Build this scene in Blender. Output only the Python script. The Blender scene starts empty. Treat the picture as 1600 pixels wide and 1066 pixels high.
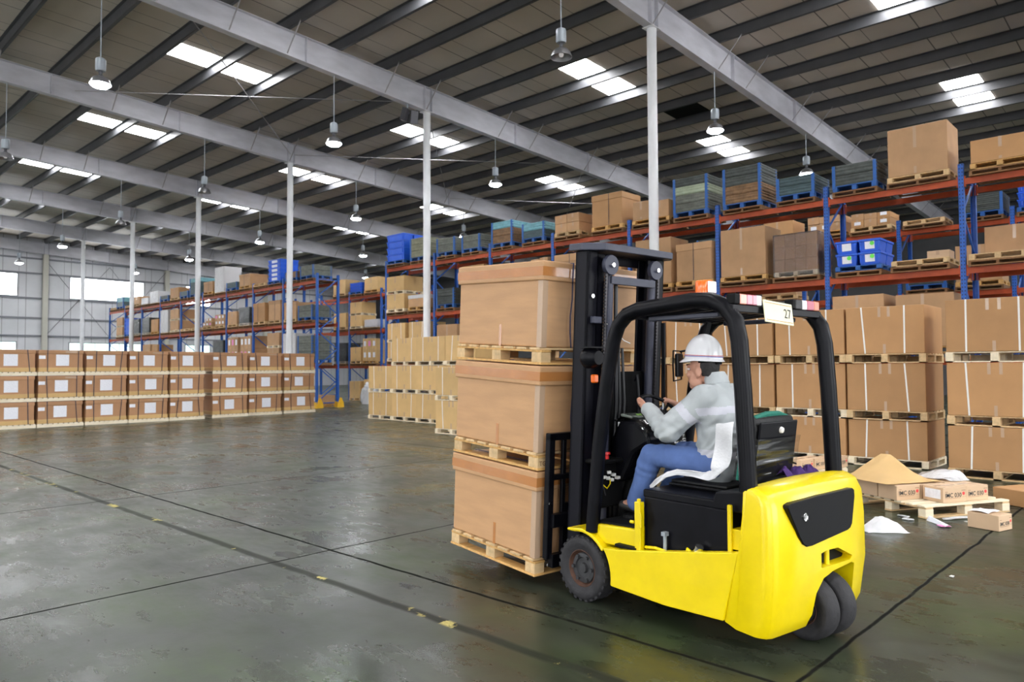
import bpy, bmesh, math, random
from mathutils import Vector, Matrix, Euler, noise
random.seed(7)
R = math.radians
SC = bpy.context.scene
COL = SC.collection
ORD = ['first','second','third','fourth','fifth','sixth','seventh','eighth','ninth','tenth','eleventh','twelfth','thirteenth','fourteenth','fifteenth','sixteenth','seventeenth','eighteenth']

# ------------------------------------------------------------------ materials
MATS = {}
def mat(name, col, rough=0.6, metal=0.0, var=0.0, nscale=8.0, bump=0.0, bscale=60.0, objvar=0.0, emit=None, estr=0.0, spec=0.5, coat=0.0, stretch=None, rvar=0.0):
    """procedural Principled material: noise mottling, per-object tint, bump"""
    m = bpy.data.materials.new(name); m.use_nodes = True
    nt = m.node_tree; N = nt.nodes; L = nt.links
    b = N['Principled BSDF']
    b.inputs['Roughness'].default_value = rough
    b.inputs['Metallic'].default_value = metal
    b.inputs['Specular IOR Level'].default_value = spec
    if coat: b.inputs['Coat Weight'].default_value = coat; b.inputs['Coat Roughness'].default_value = 0.08
    c = (*col, 1.0)
    b.inputs['Base Color'].default_value = c
    src = None
    if var or bump or rvar:
        tc = N.new('ShaderNodeTexCoord'); mp = N.new('ShaderNodeMapping')
        L.new(tc.outputs['Object'], mp.inputs['Vector'])
        if stretch: mp.inputs['Scale'].default_value = stretch
    if var:
        n = N.new('ShaderNodeTexNoise'); n.inputs['Scale'].default_value = nscale; n.inputs['Detail'].default_value = 5
        L.new(mp.outputs['Vector'], n.inputs['Vector'])
        r = N.new('ShaderNodeValToRGB')
        r.color_ramp.elements[0].position = 0.3; r.color_ramp.elements[1].position = 0.7
        r.color_ramp.elements[0].color = tuple(max(0, x*(1-var)) for x in col)+(1,)
        r.color_ramp.elements[1].color = tuple(min(1, x*(1+var)) for x in col)+(1,)
        L.new(n.outputs['Fac'], r.inputs['Fac']); src = r.outputs['Color']
        if rvar:
            mr = N.new('ShaderNodeMapRange'); mr.inputs['To Min'].default_value = max(0.02, rough-rvar); mr.inputs['To Max'].default_value = min(1, rough+rvar)
            L.new(n.outputs['Fac'], mr.inputs['Value']); L.new(mr.outputs['Result'], b.inputs['Roughness'])
    if objvar:
        oi = N.new('ShaderNodeObjectInfo'); hs = N.new('ShaderNodeHueSaturation')
        mr = N.new('ShaderNodeMapRange'); mr.inputs['To Min'].default_value = 1-objvar; mr.inputs['To Max'].default_value = 1+objvar
        L.new(oi.outputs['Random'], mr.inputs['Value']); L.new(mr.outputs['Result'], hs.inputs['Value'])
        if src: L.new(src, hs.inputs['Color'])
        else: hs.inputs['Color'].default_value = c
        src = hs.outputs['Color']
    if src: L.new(src, b.inputs['Base Color'])
    if bump:
        n2 = N.new('ShaderNodeTexNoise'); n2.inputs['Scale'].default_value = bscale; n2.inputs['Detail'].default_value = 3
        L.new(mp.outputs['Vector'], n2.inputs['Vector'])
        bp = N.new('ShaderNodeBump'); bp.inputs['Strength'].default_value = bump; bp.inputs['Distance'].default_value = 0.01
        L.new(n2.outputs['Fac'], bp.inputs['Height']); L.new(bp.outputs['Normal'], b.inputs['Normal'])
    if emit:
        b.inputs['Emission Color'].default_value = (*emit, 1); b.inputs['Emission Strength'].default_value = estr
    MATS[name] = m
    return m

mat('card_load', (0.56,0.32,0.155), 0.55, var=0.07, nscale=3, bump=0.12, bscale=40, stretch=(1,1,6))
mat('card_brown', (0.46,0.245,0.10), 0.62, var=0.06, nscale=3, bump=0.08, objvar=0.10)
mat('card_wall', (0.47,0.25,0.125), 0.62, var=0.06, nscale=3, bump=0.08, objvar=0.08)
mat('card_kraft', (0.62,0.40,0.165), 0.62, var=0.06, nscale=3, bump=0.08, objvar=0.08)
mat('card_mix', (0.49,0.285,0.14), 0.62, var=0.08, nscale=3, bump=0.08, objvar=0.14)
mat('card_pale', (0.62,0.43,0.27), 0.6, var=0.05, nscale=4, objvar=0.06)
mat('tape', (0.50,0.205,0.06), 0.26, var=0.1, nscale=5, bump=0.25, bscale=14, coat=0.5)
mat('tape_clear', (0.52,0.36,0.24), 0.25, coat=0.3, bump=0.2, bscale=30)
mat('strap_white', (0.82,0.80,0.76), 0.4)
mat('strap_black', (0.03,0.03,0.05), 0.4)
mat('strap_navy', (0.035,0.04,0.10), 0.4)
mat('paper', (0.85,0.86,0.92), 0.6, var=0.06, nscale=30)
mat('paper_pink', (0.8,0.25,0.55), 0.6)
mat('ink', (0.03,0.03,0.03), 0.7)
mat('ink_red', (0.75,0.06,0.06), 0.6)
mat('ink_brown', (0.16,0.06,0.02), 0.7)
mat('green_dot', (0.15,0.8,0.1), 0.5)
mat('wood_light', (0.66,0.46,0.24), 0.65, var=0.16, nscale=4, bump=0.2, bscale=20, objvar=0.1, stretch=(1,6,6))
mat('wood_pale', (0.84,0.72,0.52), 0.65, var=0.10, nscale=4, objvar=0.06, stretch=(1,6,6))
mat('wood_cream', (0.86,0.76,0.58), 0.65, var=0.06, nscale=4)
mat('wood_warm', (0.62,0.36,0.12), 0.6, var=0.2, nscale=5, bump=0.2, bscale=20, objvar=0.12, stretch=(1,6,6))
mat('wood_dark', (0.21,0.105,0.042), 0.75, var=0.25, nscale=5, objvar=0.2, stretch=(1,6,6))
mat('rack_blue', (0.018,0.11,0.46), 0.42, var=0.12, nscale=12)
mat('rack_red', (0.42,0.062,0.010), 0.5, var=0.15, nscale=6)
mat('rack_hole', (0.01,0.015,0.04), 0.8)
mat('guard_yellow', (0.85,0.48,0.02), 0.45, var=0.08)
mat('crate_grey', (0.14,0.15,0.125), 0.6, var=0.25, nscale=9, bump=0.3, bscale=30, objvar=0.15)
mat('crate_dark', (0.06,0.07,0.065), 0.55, var=0.3, nscale=10, bump=0.3, bscale=30, objvar=0.15)
mat('crate_teal', (0.055,0.095,0.105), 0.5, var=0.2, nscale=10, bump=0.2, objvar=0.1)
mat('crate_cyan', (0.16,0.38,0.44), 0.5, var=0.2, nscale=10, bump=0.2, objvar=0.1)
mat('crate_olive', (0.22,0.22,0.15), 0.6, var=0.2, nscale=9, bump=0.3, bscale=30)
mat('crate_mint', (0.36,0.42,0.30), 0.6, var=0.15, nscale=9, bump=0.2)
mat('crate_brown', (0.22,0.125,0.06), 0.7, var=0.3, nscale=9, bump=0.4, bscale=25)
mat('crate_blue', (0.014,0.105,0.38), 0.45, var=0.1)
mat('bin_blue', (0.018,0.115,0.68), 0.35, var=0.06, objvar=0.08)
mat('steel_lamp', (0.34,0.34,0.36), 0.35, metal=0.8)
mat('lamp_dark', (0.10,0.10,0.11), 0.35, metal=0.6)
mat('gear_grey', (0.34,0.38,0.42), 0.45, metal=0.3)
mat('bulb_on', (1,1,1), 0.3, emit=(0.86,0.93,1.0), estr=90)
mat('bulb_dim', (0.6,0.6,0.62), 0.3, emit=(1,0.95,0.95), estr=0.25)
mat('rafter_grey', (0.60,0.60,0.65), 0.5, var=0.12, nscale=1.2, stretch=(1,1,3))
mat('column_white', (0.78,0.79,0.81), 0.45, var=0.05, nscale=2)
mat('purlin', (0.070,0.071,0.077), 0.45, var=0.15, nscale=1.5)
mat('brace_grey', (0.36,0.35,0.36), 0.5, var=0.1)
mat('wall_white', (0.62,0.63,0.66), 0.6, var=0.04, nscale=0.6)
mat('girt', (0.22,0.23,0.26), 0.5)
mat('post_cream', (0.55,0.54,0.47), 0.5)
mat('window_glow', (0.9,0.9,0.95), 0.5, emit=(0.95,0.97,1.0), estr=7)
mat('window_green', (0.6,0.8,0.7), 0.5, emit=(0.75,0.95,0.86), estr=1.3, var=0.3, nscale=2)
mat('skylight', (0.9,0.9,0.9), 0.5, emit=(0.97,0.98,1.0), estr=20)
mat('shaded_wall', (0.10,0.10,0.105), 0.8, var=0.1, nscale=1)  # darkness behind the racks is put into this wall colour
mat('concrete_wall', (0.45,0.44,0.43), 0.8, var=0.08, nscale=1)
mat('fork_yellow', (0.84,0.64,0.0), 0.32, var=0.05, nscale=6, bump=0.06, bscale=30, coat=0.25, rvar=0.08)
mat('black_paint', (0.004,0.004,0.006), 0.34, var=0.3, nscale=8, rvar=0.10, spec=0.16)
mat('black_matte', (0.004,0.004,0.0045), 0.7, spec=0.2)
mat('mast_paint', (0.005,0.005,0.009), 0.42, var=0.25, nscale=6, rvar=0.1, spec=0.18)
mat('mast_plate', (0.045,0.048,0.075), 0.42, var=0.15, nscale=9)
mat('seat_black', (0.006,0.006,0.0065), 0.5, spec=0.3, bump=0.2, bscale=60)
mat('green_net', (0.01,0.16,0.11), 0.7, bump=0.5, bscale=90)
mat('tyre', (0.022,0.021,0.023), 0.75, var=0.25, nscale=14, bump=0.4, bscale=40)
mat('hub', (0.035,0.035,0.037), 0.5, var=0.3, nscale=20)
mat('hub_rust', (0.08,0.035,0.02), 0.7, var=0.3, nscale=20)
mat('chrome', (0.75,0.75,0.75), 0.15, metal=1.0)
mat('chain', (0.08,0.075,0.08), 0.4, metal=0.7)
mat('hose', (0.006,0.006,0.009), 0.35)
mat('orange_lens', (0.95,0.16,0.005), 0.2, coat=0.6)
mat('white_lens', (0.9,0.88,0.88), 0.25, coat=0.6)
mat('pink_lens', (0.55,0.14,0.2), 0.25, coat=0.5)
mat('salmon_lens', (0.75,0.28,0.18), 0.25, coat=0.5)
mat('plate_cream', (0.95,0.88,0.58), 0.3, var=0.06, nscale=6, coat=0.4)
mat('panel_black', (0.005,0.005,0.006), 0.4, var=0.4, nscale=6, rvar=0.1, spec=0.15)
mat('red_knob', (0.7,0.02,0.02), 0.3)
mat('display_green', (0.25,0.5,0.08), 0.3)
mat('display_grey', (0.22,0.25,0.22), 0.15, coat=0.5)
mat('skin', (0.62,0.32,0.22), 0.5, var=0.06, nscale=12)
mat('hair', (0.018,0.016,0.016), 0.55, var=0.3, nscale=60, bump=0.5, bscale=150)
mat('jacket', (0.46,0.49,0.50), 0.8, var=0.06, nscale=5, bump=0.15, bscale=120)
mat('jacket_band', (0.60,0.60,0.66), 0.7, bump=0.1, bscale=120)
mat('jeans', (0.10,0.17,0.40), 0.85, var=0.2, nscale=6, bump=0.15, bscale=120)
mat('shoe', (0.02,0.02,0.022), 0.5)
mat('helmet', (0.86,0.86,0.88), 0.22, coat=0.4)
mat('blue_line', (0.1,0.1,0.5), 0.4)
mat('red_line', (0.6,0.05,0.06), 0.4)
mat('towel', (0.82,0.82,0.84), 0.9, bump=0.3, bscale=60)
mat('purple_cloth', (0.05,0.015,0.12), 0.85)
mat('plastic_white', (0.72,0.72,0.73), 0.35, var=0.08, nscale=10)
mat('debris_white', (0.75,0.74,0.72), 0.6)

def film_mat():
    m = bpy.data.materials.new('plastic_film'); m.use_nodes = True; nt = m.node_tree; N = nt.nodes; L = nt.links
    N.remove(N['Principled BSDF'])
    tr = N.new('ShaderNodeBsdfTransparent'); gl = N.new('ShaderNodeBsdfGlossy'); mx = N.new('ShaderNodeMixShader'); mx2 = N.new('ShaderNodeMixShader')
    df = N.new('ShaderNodeBsdfDiffuse'); df.inputs['Color'].default_value = (0.8,0.8,0.82,1)
    gl.inputs['Roughness'].default_value = 0.12; tr.inputs['Color'].default_value = (0.95,0.95,0.95,1)
    fr = N.new('ShaderNodeFresnel'); fr.inputs['IOR'].default_value = 1.7
    tc = N.new('ShaderNodeTexCoord'); n = N.new('ShaderNodeTexNoise'); n.inputs['Scale'].default_value = 9; n.inputs['Detail'].default_value = 4
    L.new(tc.outputs['Object'], n.inputs['Vector'])
    bp = N.new('ShaderNodeBump'); bp.inputs['Strength'].default_value = 0.9; bp.inputs['Distance'].default_value = 0.05
    L.new(n.outputs['Fac'], bp.inputs['Height']); L.new(bp.outputs['Normal'], gl.inputs['Normal']); L.new(bp.outputs['Normal'], fr.inputs['Normal'])
    mx2.inputs['Fac'].default_value = 0.03
    L.new(tr.outputs[0], mx2.inputs[1]); L.new(df.outputs[0], mx2.inputs[2])
    L.new(fr.outputs[0], mx.inputs['Fac']); L.new(mx2.outputs[0], mx.inputs[1]); L.new(gl.outputs[0], mx.inputs[2])
    L.new(mx.outputs[0], N['Material Output'].inputs['Surface'])
    MATS['film'] = m
    m3 = m.copy(); m3.name = 'plastic_film_tight'; MATS['film_truck'] = m3
    for nd in m3.node_tree.nodes:
        if nd.type == 'TEX_NOISE': nd.inputs['Scale'].default_value = 3.2; nd.inputs['Detail'].default_value = 1
        if nd.type == 'BUMP': nd.inputs['Strength'].default_value = 0.55
        if nd.type == 'FRESNEL': nd.inputs['IOR'].default_value = 1.65
        if nd.type == 'MIX_SHADER' and not nd.inputs['Fac'].is_linked: nd.inputs['Fac'].default_value = 0.012
    mpn = m3.node_tree.nodes.new('ShaderNodeMapping'); mpn.inputs['Scale'].default_value = (0.6,0.6,5)
    tcn = [n for n in m3.node_tree.nodes if n.type == 'TEX_COORD'][0]; nzn = [n for n in m3.node_tree.nodes if n.type == 'TEX_NOISE'][0]
    m3.node_tree.links.new(tcn.outputs['Object'], mpn.inputs['Vector']); m3.node_tree.links.new(mpn.outputs[0], nzn.inputs['Vector'])
    m2 = m.copy(); m2.name = 'plastic_wrap_white'; MATS['film_white'] = m2
    for nd in m2.node_tree.nodes:
        if nd.type == 'MIX_SHADER' and not nd.inputs['Fac'].is_linked: nd.inputs['Fac'].default_value = 0.72
film_mat()

def line_mask(nt, coordout, positions, w):
    """sum of thin lines at the given coordinate values -> socket in 0..1"""
    N = nt.nodes; L = nt.links; acc = None
    for p in positions:
        a = N.new('ShaderNodeMath'); a.operation = 'SUBTRACT'; L.new(coordout, a.inputs[0]); a.inputs[1].default_value = p
        b = N.new('ShaderNodeMath'); b.operation = 'ABSOLUTE'; L.new(a.outputs[0], b.inputs[0])
        c = N.new('ShaderNodeMapRange'); c.inputs['From Min'].default_value = w*0.4; c.inputs['From Max'].default_value = w
        c.inputs['To Min'].default_value = 1; c.inputs['To Max'].default_value = 0; L.new(b.outputs[0], c.inputs['Value'])
        if acc is None: acc = c.outputs['Result']
        else:
            d = N.new('ShaderNodeMath'); d.operation = 'MAXIMUM'; L.new(acc, d.inputs[0]); L.new(c.outputs['Result'], d.inputs[1]); acc = d.outputs[0]
    return acc

def floor_mat():
    m = bpy.data.materials.new('floor_concrete'); m.use_nodes = True; nt = m.node_tree; N = nt.nodes; L = nt.links
    b = N['Principled BSDF']
    tc = N.new('ShaderNodeTexCoord')
    nd = N.new('ShaderNodeTexNoise'); nd.inputs['Scale'].default_value = 2.2; nd.inputs['Detail'].default_value = 6
    L.new(tc.outputs['Object'], nd.inputs['Vector'])
    va = N.new('ShaderNodeVectorMath'); va.operation = 'SCALE'; va.inputs['Scale'].default_value = 0.05
    vs = N.new('ShaderNodeVectorMath'); vs.operation = 'SUBTRACT'; vs.inputs[1].default_value = (0.5,0.5,0.5)
    L.new(nd.outputs['Color'], vs.inputs[0]); L.new(vs.outputs[0], va.inputs[0])
    ad = N.new('ShaderNodeVectorMath'); L.new(tc.outputs['Object'], ad.inputs[0]); L.new(va.outputs[0], ad.inputs[1])
    sx = N.new('ShaderNodeSeparateXYZ'); L.new(ad.outputs[0], sx.inputs[0])
    seamx = line_mask(nt, sx.outputs['X'], [3.78, -2.6, 10.2], 0.021)
    seamy = line_mask(nt, sx.outputs['Y'], [1.6, 5.85, 10.15, 16.5, 21.2], 0.017)
    worn = line_mask(nt, sx.outputs['X'], [3.22], 0.055)
    # broad stains
    n1 = N.new('ShaderNodeTexNoise'); n1.inputs['Scale'].default_value = 0.55; n1.inputs['Detail'].default_value = 4; n1.inputs['Roughness'].default_value = 0.5
    mp = N.new('ShaderNodeMapping'); mp.inputs['Scale'].default_value = (1.6,0.9,1); mp.inputs['Rotation'].default_value = (0,0,0.5)
    L.new(tc.outputs['Object'], mp.inputs['Vector']); L.new(mp.outputs[0], n1.inputs['Vector'])
    r1 = N.new('ShaderNodeValToRGB'); e = r1.color_ramp.elements
    e[0].position = 0.30; e[0].color = (0.022,0.027,0.019,1); e[1].position = 0.72; e[1].color = (0.058,0.063,0.051,1)
    x = r1.color_ramp.elements.new(0.5); x.color = (0.034,0.042,0.026,1)
    L.new(n1.outputs['Fac'], r1.inputs['Fac'])
    # greenish paint remains
    n2 = N.new('ShaderNodeTexNoise'); n2.inputs['Scale'].default_value = 0.8; n2.inputs['Detail'].default_value = 2
    mp2 = N.new('ShaderNodeMapping'); mp2.inputs['Location'].default_value = (5,3,0); L.new(tc.outputs['Object'], mp2.inputs['Vector']); L.new(mp2.outputs[0], n2.inputs['Vector'])
    r2 = N.new('ShaderNodeValToRGB'); r2.color_ramp.elements[0].position = 0.5; r2.color_ramp.elements[0].color = (0,0,0,1); r2.color_ramp.elements[1].position = 0.72; r2.color_ramp.elements[1].color = (0.6,0.6,0.6,1)
    L.new(n2.outputs['Fac'], r2.inputs['Fac'])
    mg = N.new('ShaderNodeMixRGB'); mg.inputs['Color2'].default_value = (0.045,0.070,0.022,1)
    L.new(r2.outputs['Color'], mg.inputs['Fac']); L.new(r1.outputs['Color'], mg.inputs['Color1'])
    # seams
    mx = N.new('ShaderNodeMath'); mx.operation = 'MAXIMUM'; L.new(seamx, mx.inputs[0]); L.new(seamy, mx.inputs[1])
    n3 = N.new('ShaderNodeTexNoise'); n3.inputs['Scale'].default_value = 5; n3.inputs['Detail'].default_value = 5; L.new(tc.outputs['Object'], n3.inputs['Vector'])
    r3 = N.new('ShaderNodeMapRange'); r3.inputs['From Min'].default_value = 0.2; r3.inputs['From Max'].default_value = 0.42; L.new(n3.outputs['Fac'], r3.inputs['Value'])
    mm = N.new('ShaderNodeMath'); mm.operation = 'MULTIPLY'; L.new(mx.outputs[0], mm.inputs[0]); L.new(r3.outputs['Result'], mm.inputs[1])
    ms = N.new('ShaderNodeMixRGB'); ms.inputs['Color2'].default_value = (0.006,0.006,0.006,1); L.new(mm.outputs[0], ms.inputs['Fac']); L.new(mg.outputs['Color'], ms.inputs['Color1'])
    # worn line: dark, with flakes of yellow paint left
    mw = N.new('ShaderNodeMixRGB'); mw.inputs['Color2'].default_value = (0.010,0.0095,0.009,1)
    wm = N.new('ShaderNodeMath'); wm.operation = 'MULTIPLY'; wm.inputs[1].default_value = 0.5; L.new(worn, wm.inputs[0])
    L.new(wm.outputs[0], mw.inputs['Fac']); L.new(ms.outputs['Color'], mw.inputs['Color1'])
    n4 = N.new('ShaderNodeTexNoise'); n4.inputs['Scale'].default_value = 1.5; n4.inputs['Detail'].default_value = 6; n4.inputs['Roughness'].default_value = 0.7; L.new(tc.outputs['Object'], n4.inputs['Vector'])
    r4 = N.new('ShaderNodeMapRange'); r4.inputs['From Min'].default_value = 0.575; r4.inputs['From Max'].default_value = 0.60; L.new(n4.outputs['Fac'], r4.inputs['Value'])
    my = N.new('ShaderNodeMath'); my.operation = 'MULTIPLY'; L.new(worn, my.inputs[0]); L.new(r4.outputs['Result'], my.inputs[1])
    mz = N.new('ShaderNodeMixRGB'); mz.inputs['Color2'].default_value = (0.55,0.47,0.16,1); L.new(my.outputs[0], mz.inputs['Fac']); L.new(mw.outputs['Color'], mz.inputs['Color1'])
    L.new(mz.outputs['Color'], b.inputs['Base Color'])
    # sheen
    n5 = N.new('ShaderNodeTexNoise'); n5.inputs['Scale'].default_value = 1.1; n5.inputs['Detail'].default_value = 3; n5.inputs['Roughness'].default_value = 0.55
    L.new(tc.outputs['Object'], n5.inputs['Vector'])
    r5 = N.new('ShaderNodeMapRange'); r5.inputs['From Min'].default_value = 0.3; r5.inputs['From Max'].default_value = 0.7; r5.inputs['To Min'].default_value = 0.21; r5.inputs['To Max'].default_value = 0.38
    L.new(n5.outputs['Fac'], r5.inputs['Value'])
    # joints and dirt do not shine
    ga = N.new('ShaderNodeMath'); ga.operation = 'MAXIMUM'; L.new(mm.outputs[0], ga.inputs[0]); L.new(wm.outputs[0], ga.inputs[1])
    gr = N.new('ShaderNodeMath'); gr.operation = 'MULTIPLY_ADD'; gr.inputs[1].default_value = 0.55; L.new(ga.outputs[0], gr.inputs[0]); L.new(r5.outputs['Result'], gr.inputs[2])
    fr_ = N.new('ShaderNodeTexNoise'); fr_.inputs['Scale'].default_value = 7; fr_.inputs['Detail'].default_value = 6; fr_.inputs['Roughness'].default_value = 0.7
    mpf = N.new('ShaderNodeMapping'); mpf.inputs['Scale'].default_value = (1.0,0.35,1); mpf.inputs['Rotation'].default_value = (0,0,0.35); L.new(tc.outputs['Object'], mpf.inputs['Vector']); L.new(mpf.outputs[0], fr_.inputs['Vector'])
    gf = N.new('ShaderNodeMapRange'); gf.inputs['From Min'].default_value = 0.3; gf.inputs['From Max'].default_value = 0.7; gf.inputs['To Min'].default_value = -0.07; gf.inputs['To Max'].default_value = 0.09; L.new(fr_.outputs['Fac'], gf.inputs['Value'])
    gs_ = N.new('ShaderNodeMath'); gs_.operation = 'ADD'; L.new(gr.outputs[0], gs_.inputs[0]); L.new(gf.outputs['Result'], gs_.inputs[1]); L.new(gs_.outputs[0], b.inputs['Roughness'])
    gp = N.new('ShaderNodeMath'); gp.operation = 'MULTIPLY_ADD'; gp.inputs[1].default_value = -0.22; gp.inputs[2].default_value = 0.28; L.new(ga.outputs[0], gp.inputs[0]); L.new(gp.outputs[0], b.inputs['Specular IOR Level'])
    gm = N.new('ShaderNodeMapRange'); gm.inputs['From Min'].default_value = 0.3; gm.inputs['From Max'].default_value = 0.7; gm.inputs['To Min'].default_value = 0.55; gm.inputs['To Max'].default_value = 1.45; L.new(fr_.outputs['Fac'], gm.inputs['Value'])
    hv = N.new('ShaderNodeHueSaturation'); L.new(gm.outputs['Result'], hv.inputs['Value']); L.new(mz.outputs['Color'], hv.inputs['Color']); L.new(hv.outputs['Color'], b.inputs['Base Color'])
    n6 = N.new('ShaderNodeTexNoise'); n6.inputs['Scale'].default_value = 14; n6.inputs['Detail'].default_value = 4; L.new(tc.outputs['Object'], n6.inputs['Vector'])
    bp = N.new('ShaderNodeBump'); bp.inputs['Strength'].default_value = 0.05; bp.inputs['Distance'].default_value = 0.01
    L.new(n6.outputs['Fac'], bp.inputs['Height']); L.new(bp.outputs['Normal'], b.inputs['Normal'])
    MATS['floor'] = m
floor_mat()

def slot_mat():
    m = MATS['rack_blue'].copy(); m.name = 'rack_blue_slotted'; nt = m.node_tree; N = nt.nodes; L = nt.links
    b = N['Principled BSDF']; src = b.inputs['Base Color'].links[0].from_socket
    tc = N.new('ShaderNodeTexCoord'); sx = N.new('ShaderNodeSeparateXYZ'); L.new(tc.outputs['Object'], sx.inputs[0])
    def op(o, a, v=None, v2=None):
        n = N.new('ShaderNodeMath'); n.operation = o
        for i, q in enumerate((a, v, v2)):
            if q is None: continue
            if isinstance(q, (int, float)): n.inputs[i].default_value = q
            else: L.new(q, n.inputs[i])
        return n.outputs[0]
    z = op('LESS_THAN', op('PINGPONG', sx.outputs['Z'], .0375), .014)
    y = op('LESS_THAN', op('ABSOLUTE', op('SUBTRACT', op('ABSOLUTE', sx.outputs['Y']), .025)), .009)
    x = op('LESS_THAN', sx.outputs['X'], .003)
    k = op('MULTIPLY', op('MULTIPLY', z, y), x)
    mx = N.new('ShaderNodeMixRGB'); mx.inputs['Color2'].default_value = (.008,.012,.03,1); L.new(k, mx.inputs['Fac']); L.new(src, mx.inputs['Color1']); L.new(mx.outputs['Color'], b.inputs['Base Color'])
    MATS['rack_slot'] = m
slot_mat()

def panel_mat(name, col, dark, axis, pitch, w, pitch2=None, rough=0.6):
    """painted sheet with regular dark joints along one axis"""
    m = bpy.data.materials.new(name); m.use_nodes = True; nt = m.node_tree; N = nt.nodes; L = nt.links
    b = N['Principled BSDF']; b.inputs['Roughness'].default_value = rough
    tc = N.new('ShaderNodeTexCoord'); sx = N.new('ShaderNodeSeparateXYZ'); L.new(tc.outputs['Object'], sx.inputs[0])
    def joints(ax, pitch, offs):
        acc = None
        for o, ww in offs:
            a = N.new('ShaderNodeMath'); a.operation = 'ADD'; a.inputs[1].default_value = o; L.new(sx.outputs[ax], a.inputs[0])
            d = N.new('ShaderNodeMath'); d.operation = 'PINGPONG'; d.inputs[1].default_value = pitch/2; L.new(a.outputs[0], d.inputs[0])
            c = N.new('ShaderNodeMapRange'); c.inputs['From Min'].default_value = ww*0.4; c.inputs['From Max'].default_value = ww; c.inputs['To Min'].default_value = 1; c.inputs['To Max'].default_value = 0
            L.new(d.outputs[0], c.inputs['Value'])
            if acc is None: acc = c.outputs['Result']
            else:
                x = N.new('ShaderNodeMath'); x.operation = 'MAXIMUM'; L.new(acc, x.inputs[0]); L.new(c.outputs['Result'], x.inputs[1]); acc = x.outputs[0]
        return acc
    acc = joints(axis, pitch, [(0, w), (pitch*0.32, w*0.6)])
    n = N.new('ShaderNodeTexNoise'); n.inputs['Scale'].default_value = 0.5; n.inputs['Detail'].default_value = 6; L.new(tc.outputs['Object'], n.inputs['Vector'])
    r = N.new('ShaderNodeValToRGB'); r.color_ramp.elements[0].position = .3; r.color_ramp.elements[1].position = .7
    r.color_ramp.elements[0].color = tuple(x*.9 for x in col)+(1,); r.color_ramp.elements[1].color = tuple(x*1.08 for x in col)+(1,)
    L.new(n.outputs['Fac'], r.inputs['Fac'])
    mx = N.new('ShaderNodeMixRGB'); mx.inputs['Color2'].default_value = (*dark,1); L.new(acc, mx.inputs['Fac']); L.new(r.outputs['Color'], mx.inputs['Color1'])
    L.new(mx.outputs['Color'], b.inputs['Base Color'])
    MATS[name] = m
panel_mat('roof_sheet', (0.60,0.545,0.48), (0.10,0.09,0.08), 'Y', 1.9, 0.022)
panel_mat('wall_sheet', (0.66,0.67,0.70), (0.30,0.30,0.32), 'X', 1.5, 0.03)

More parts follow.
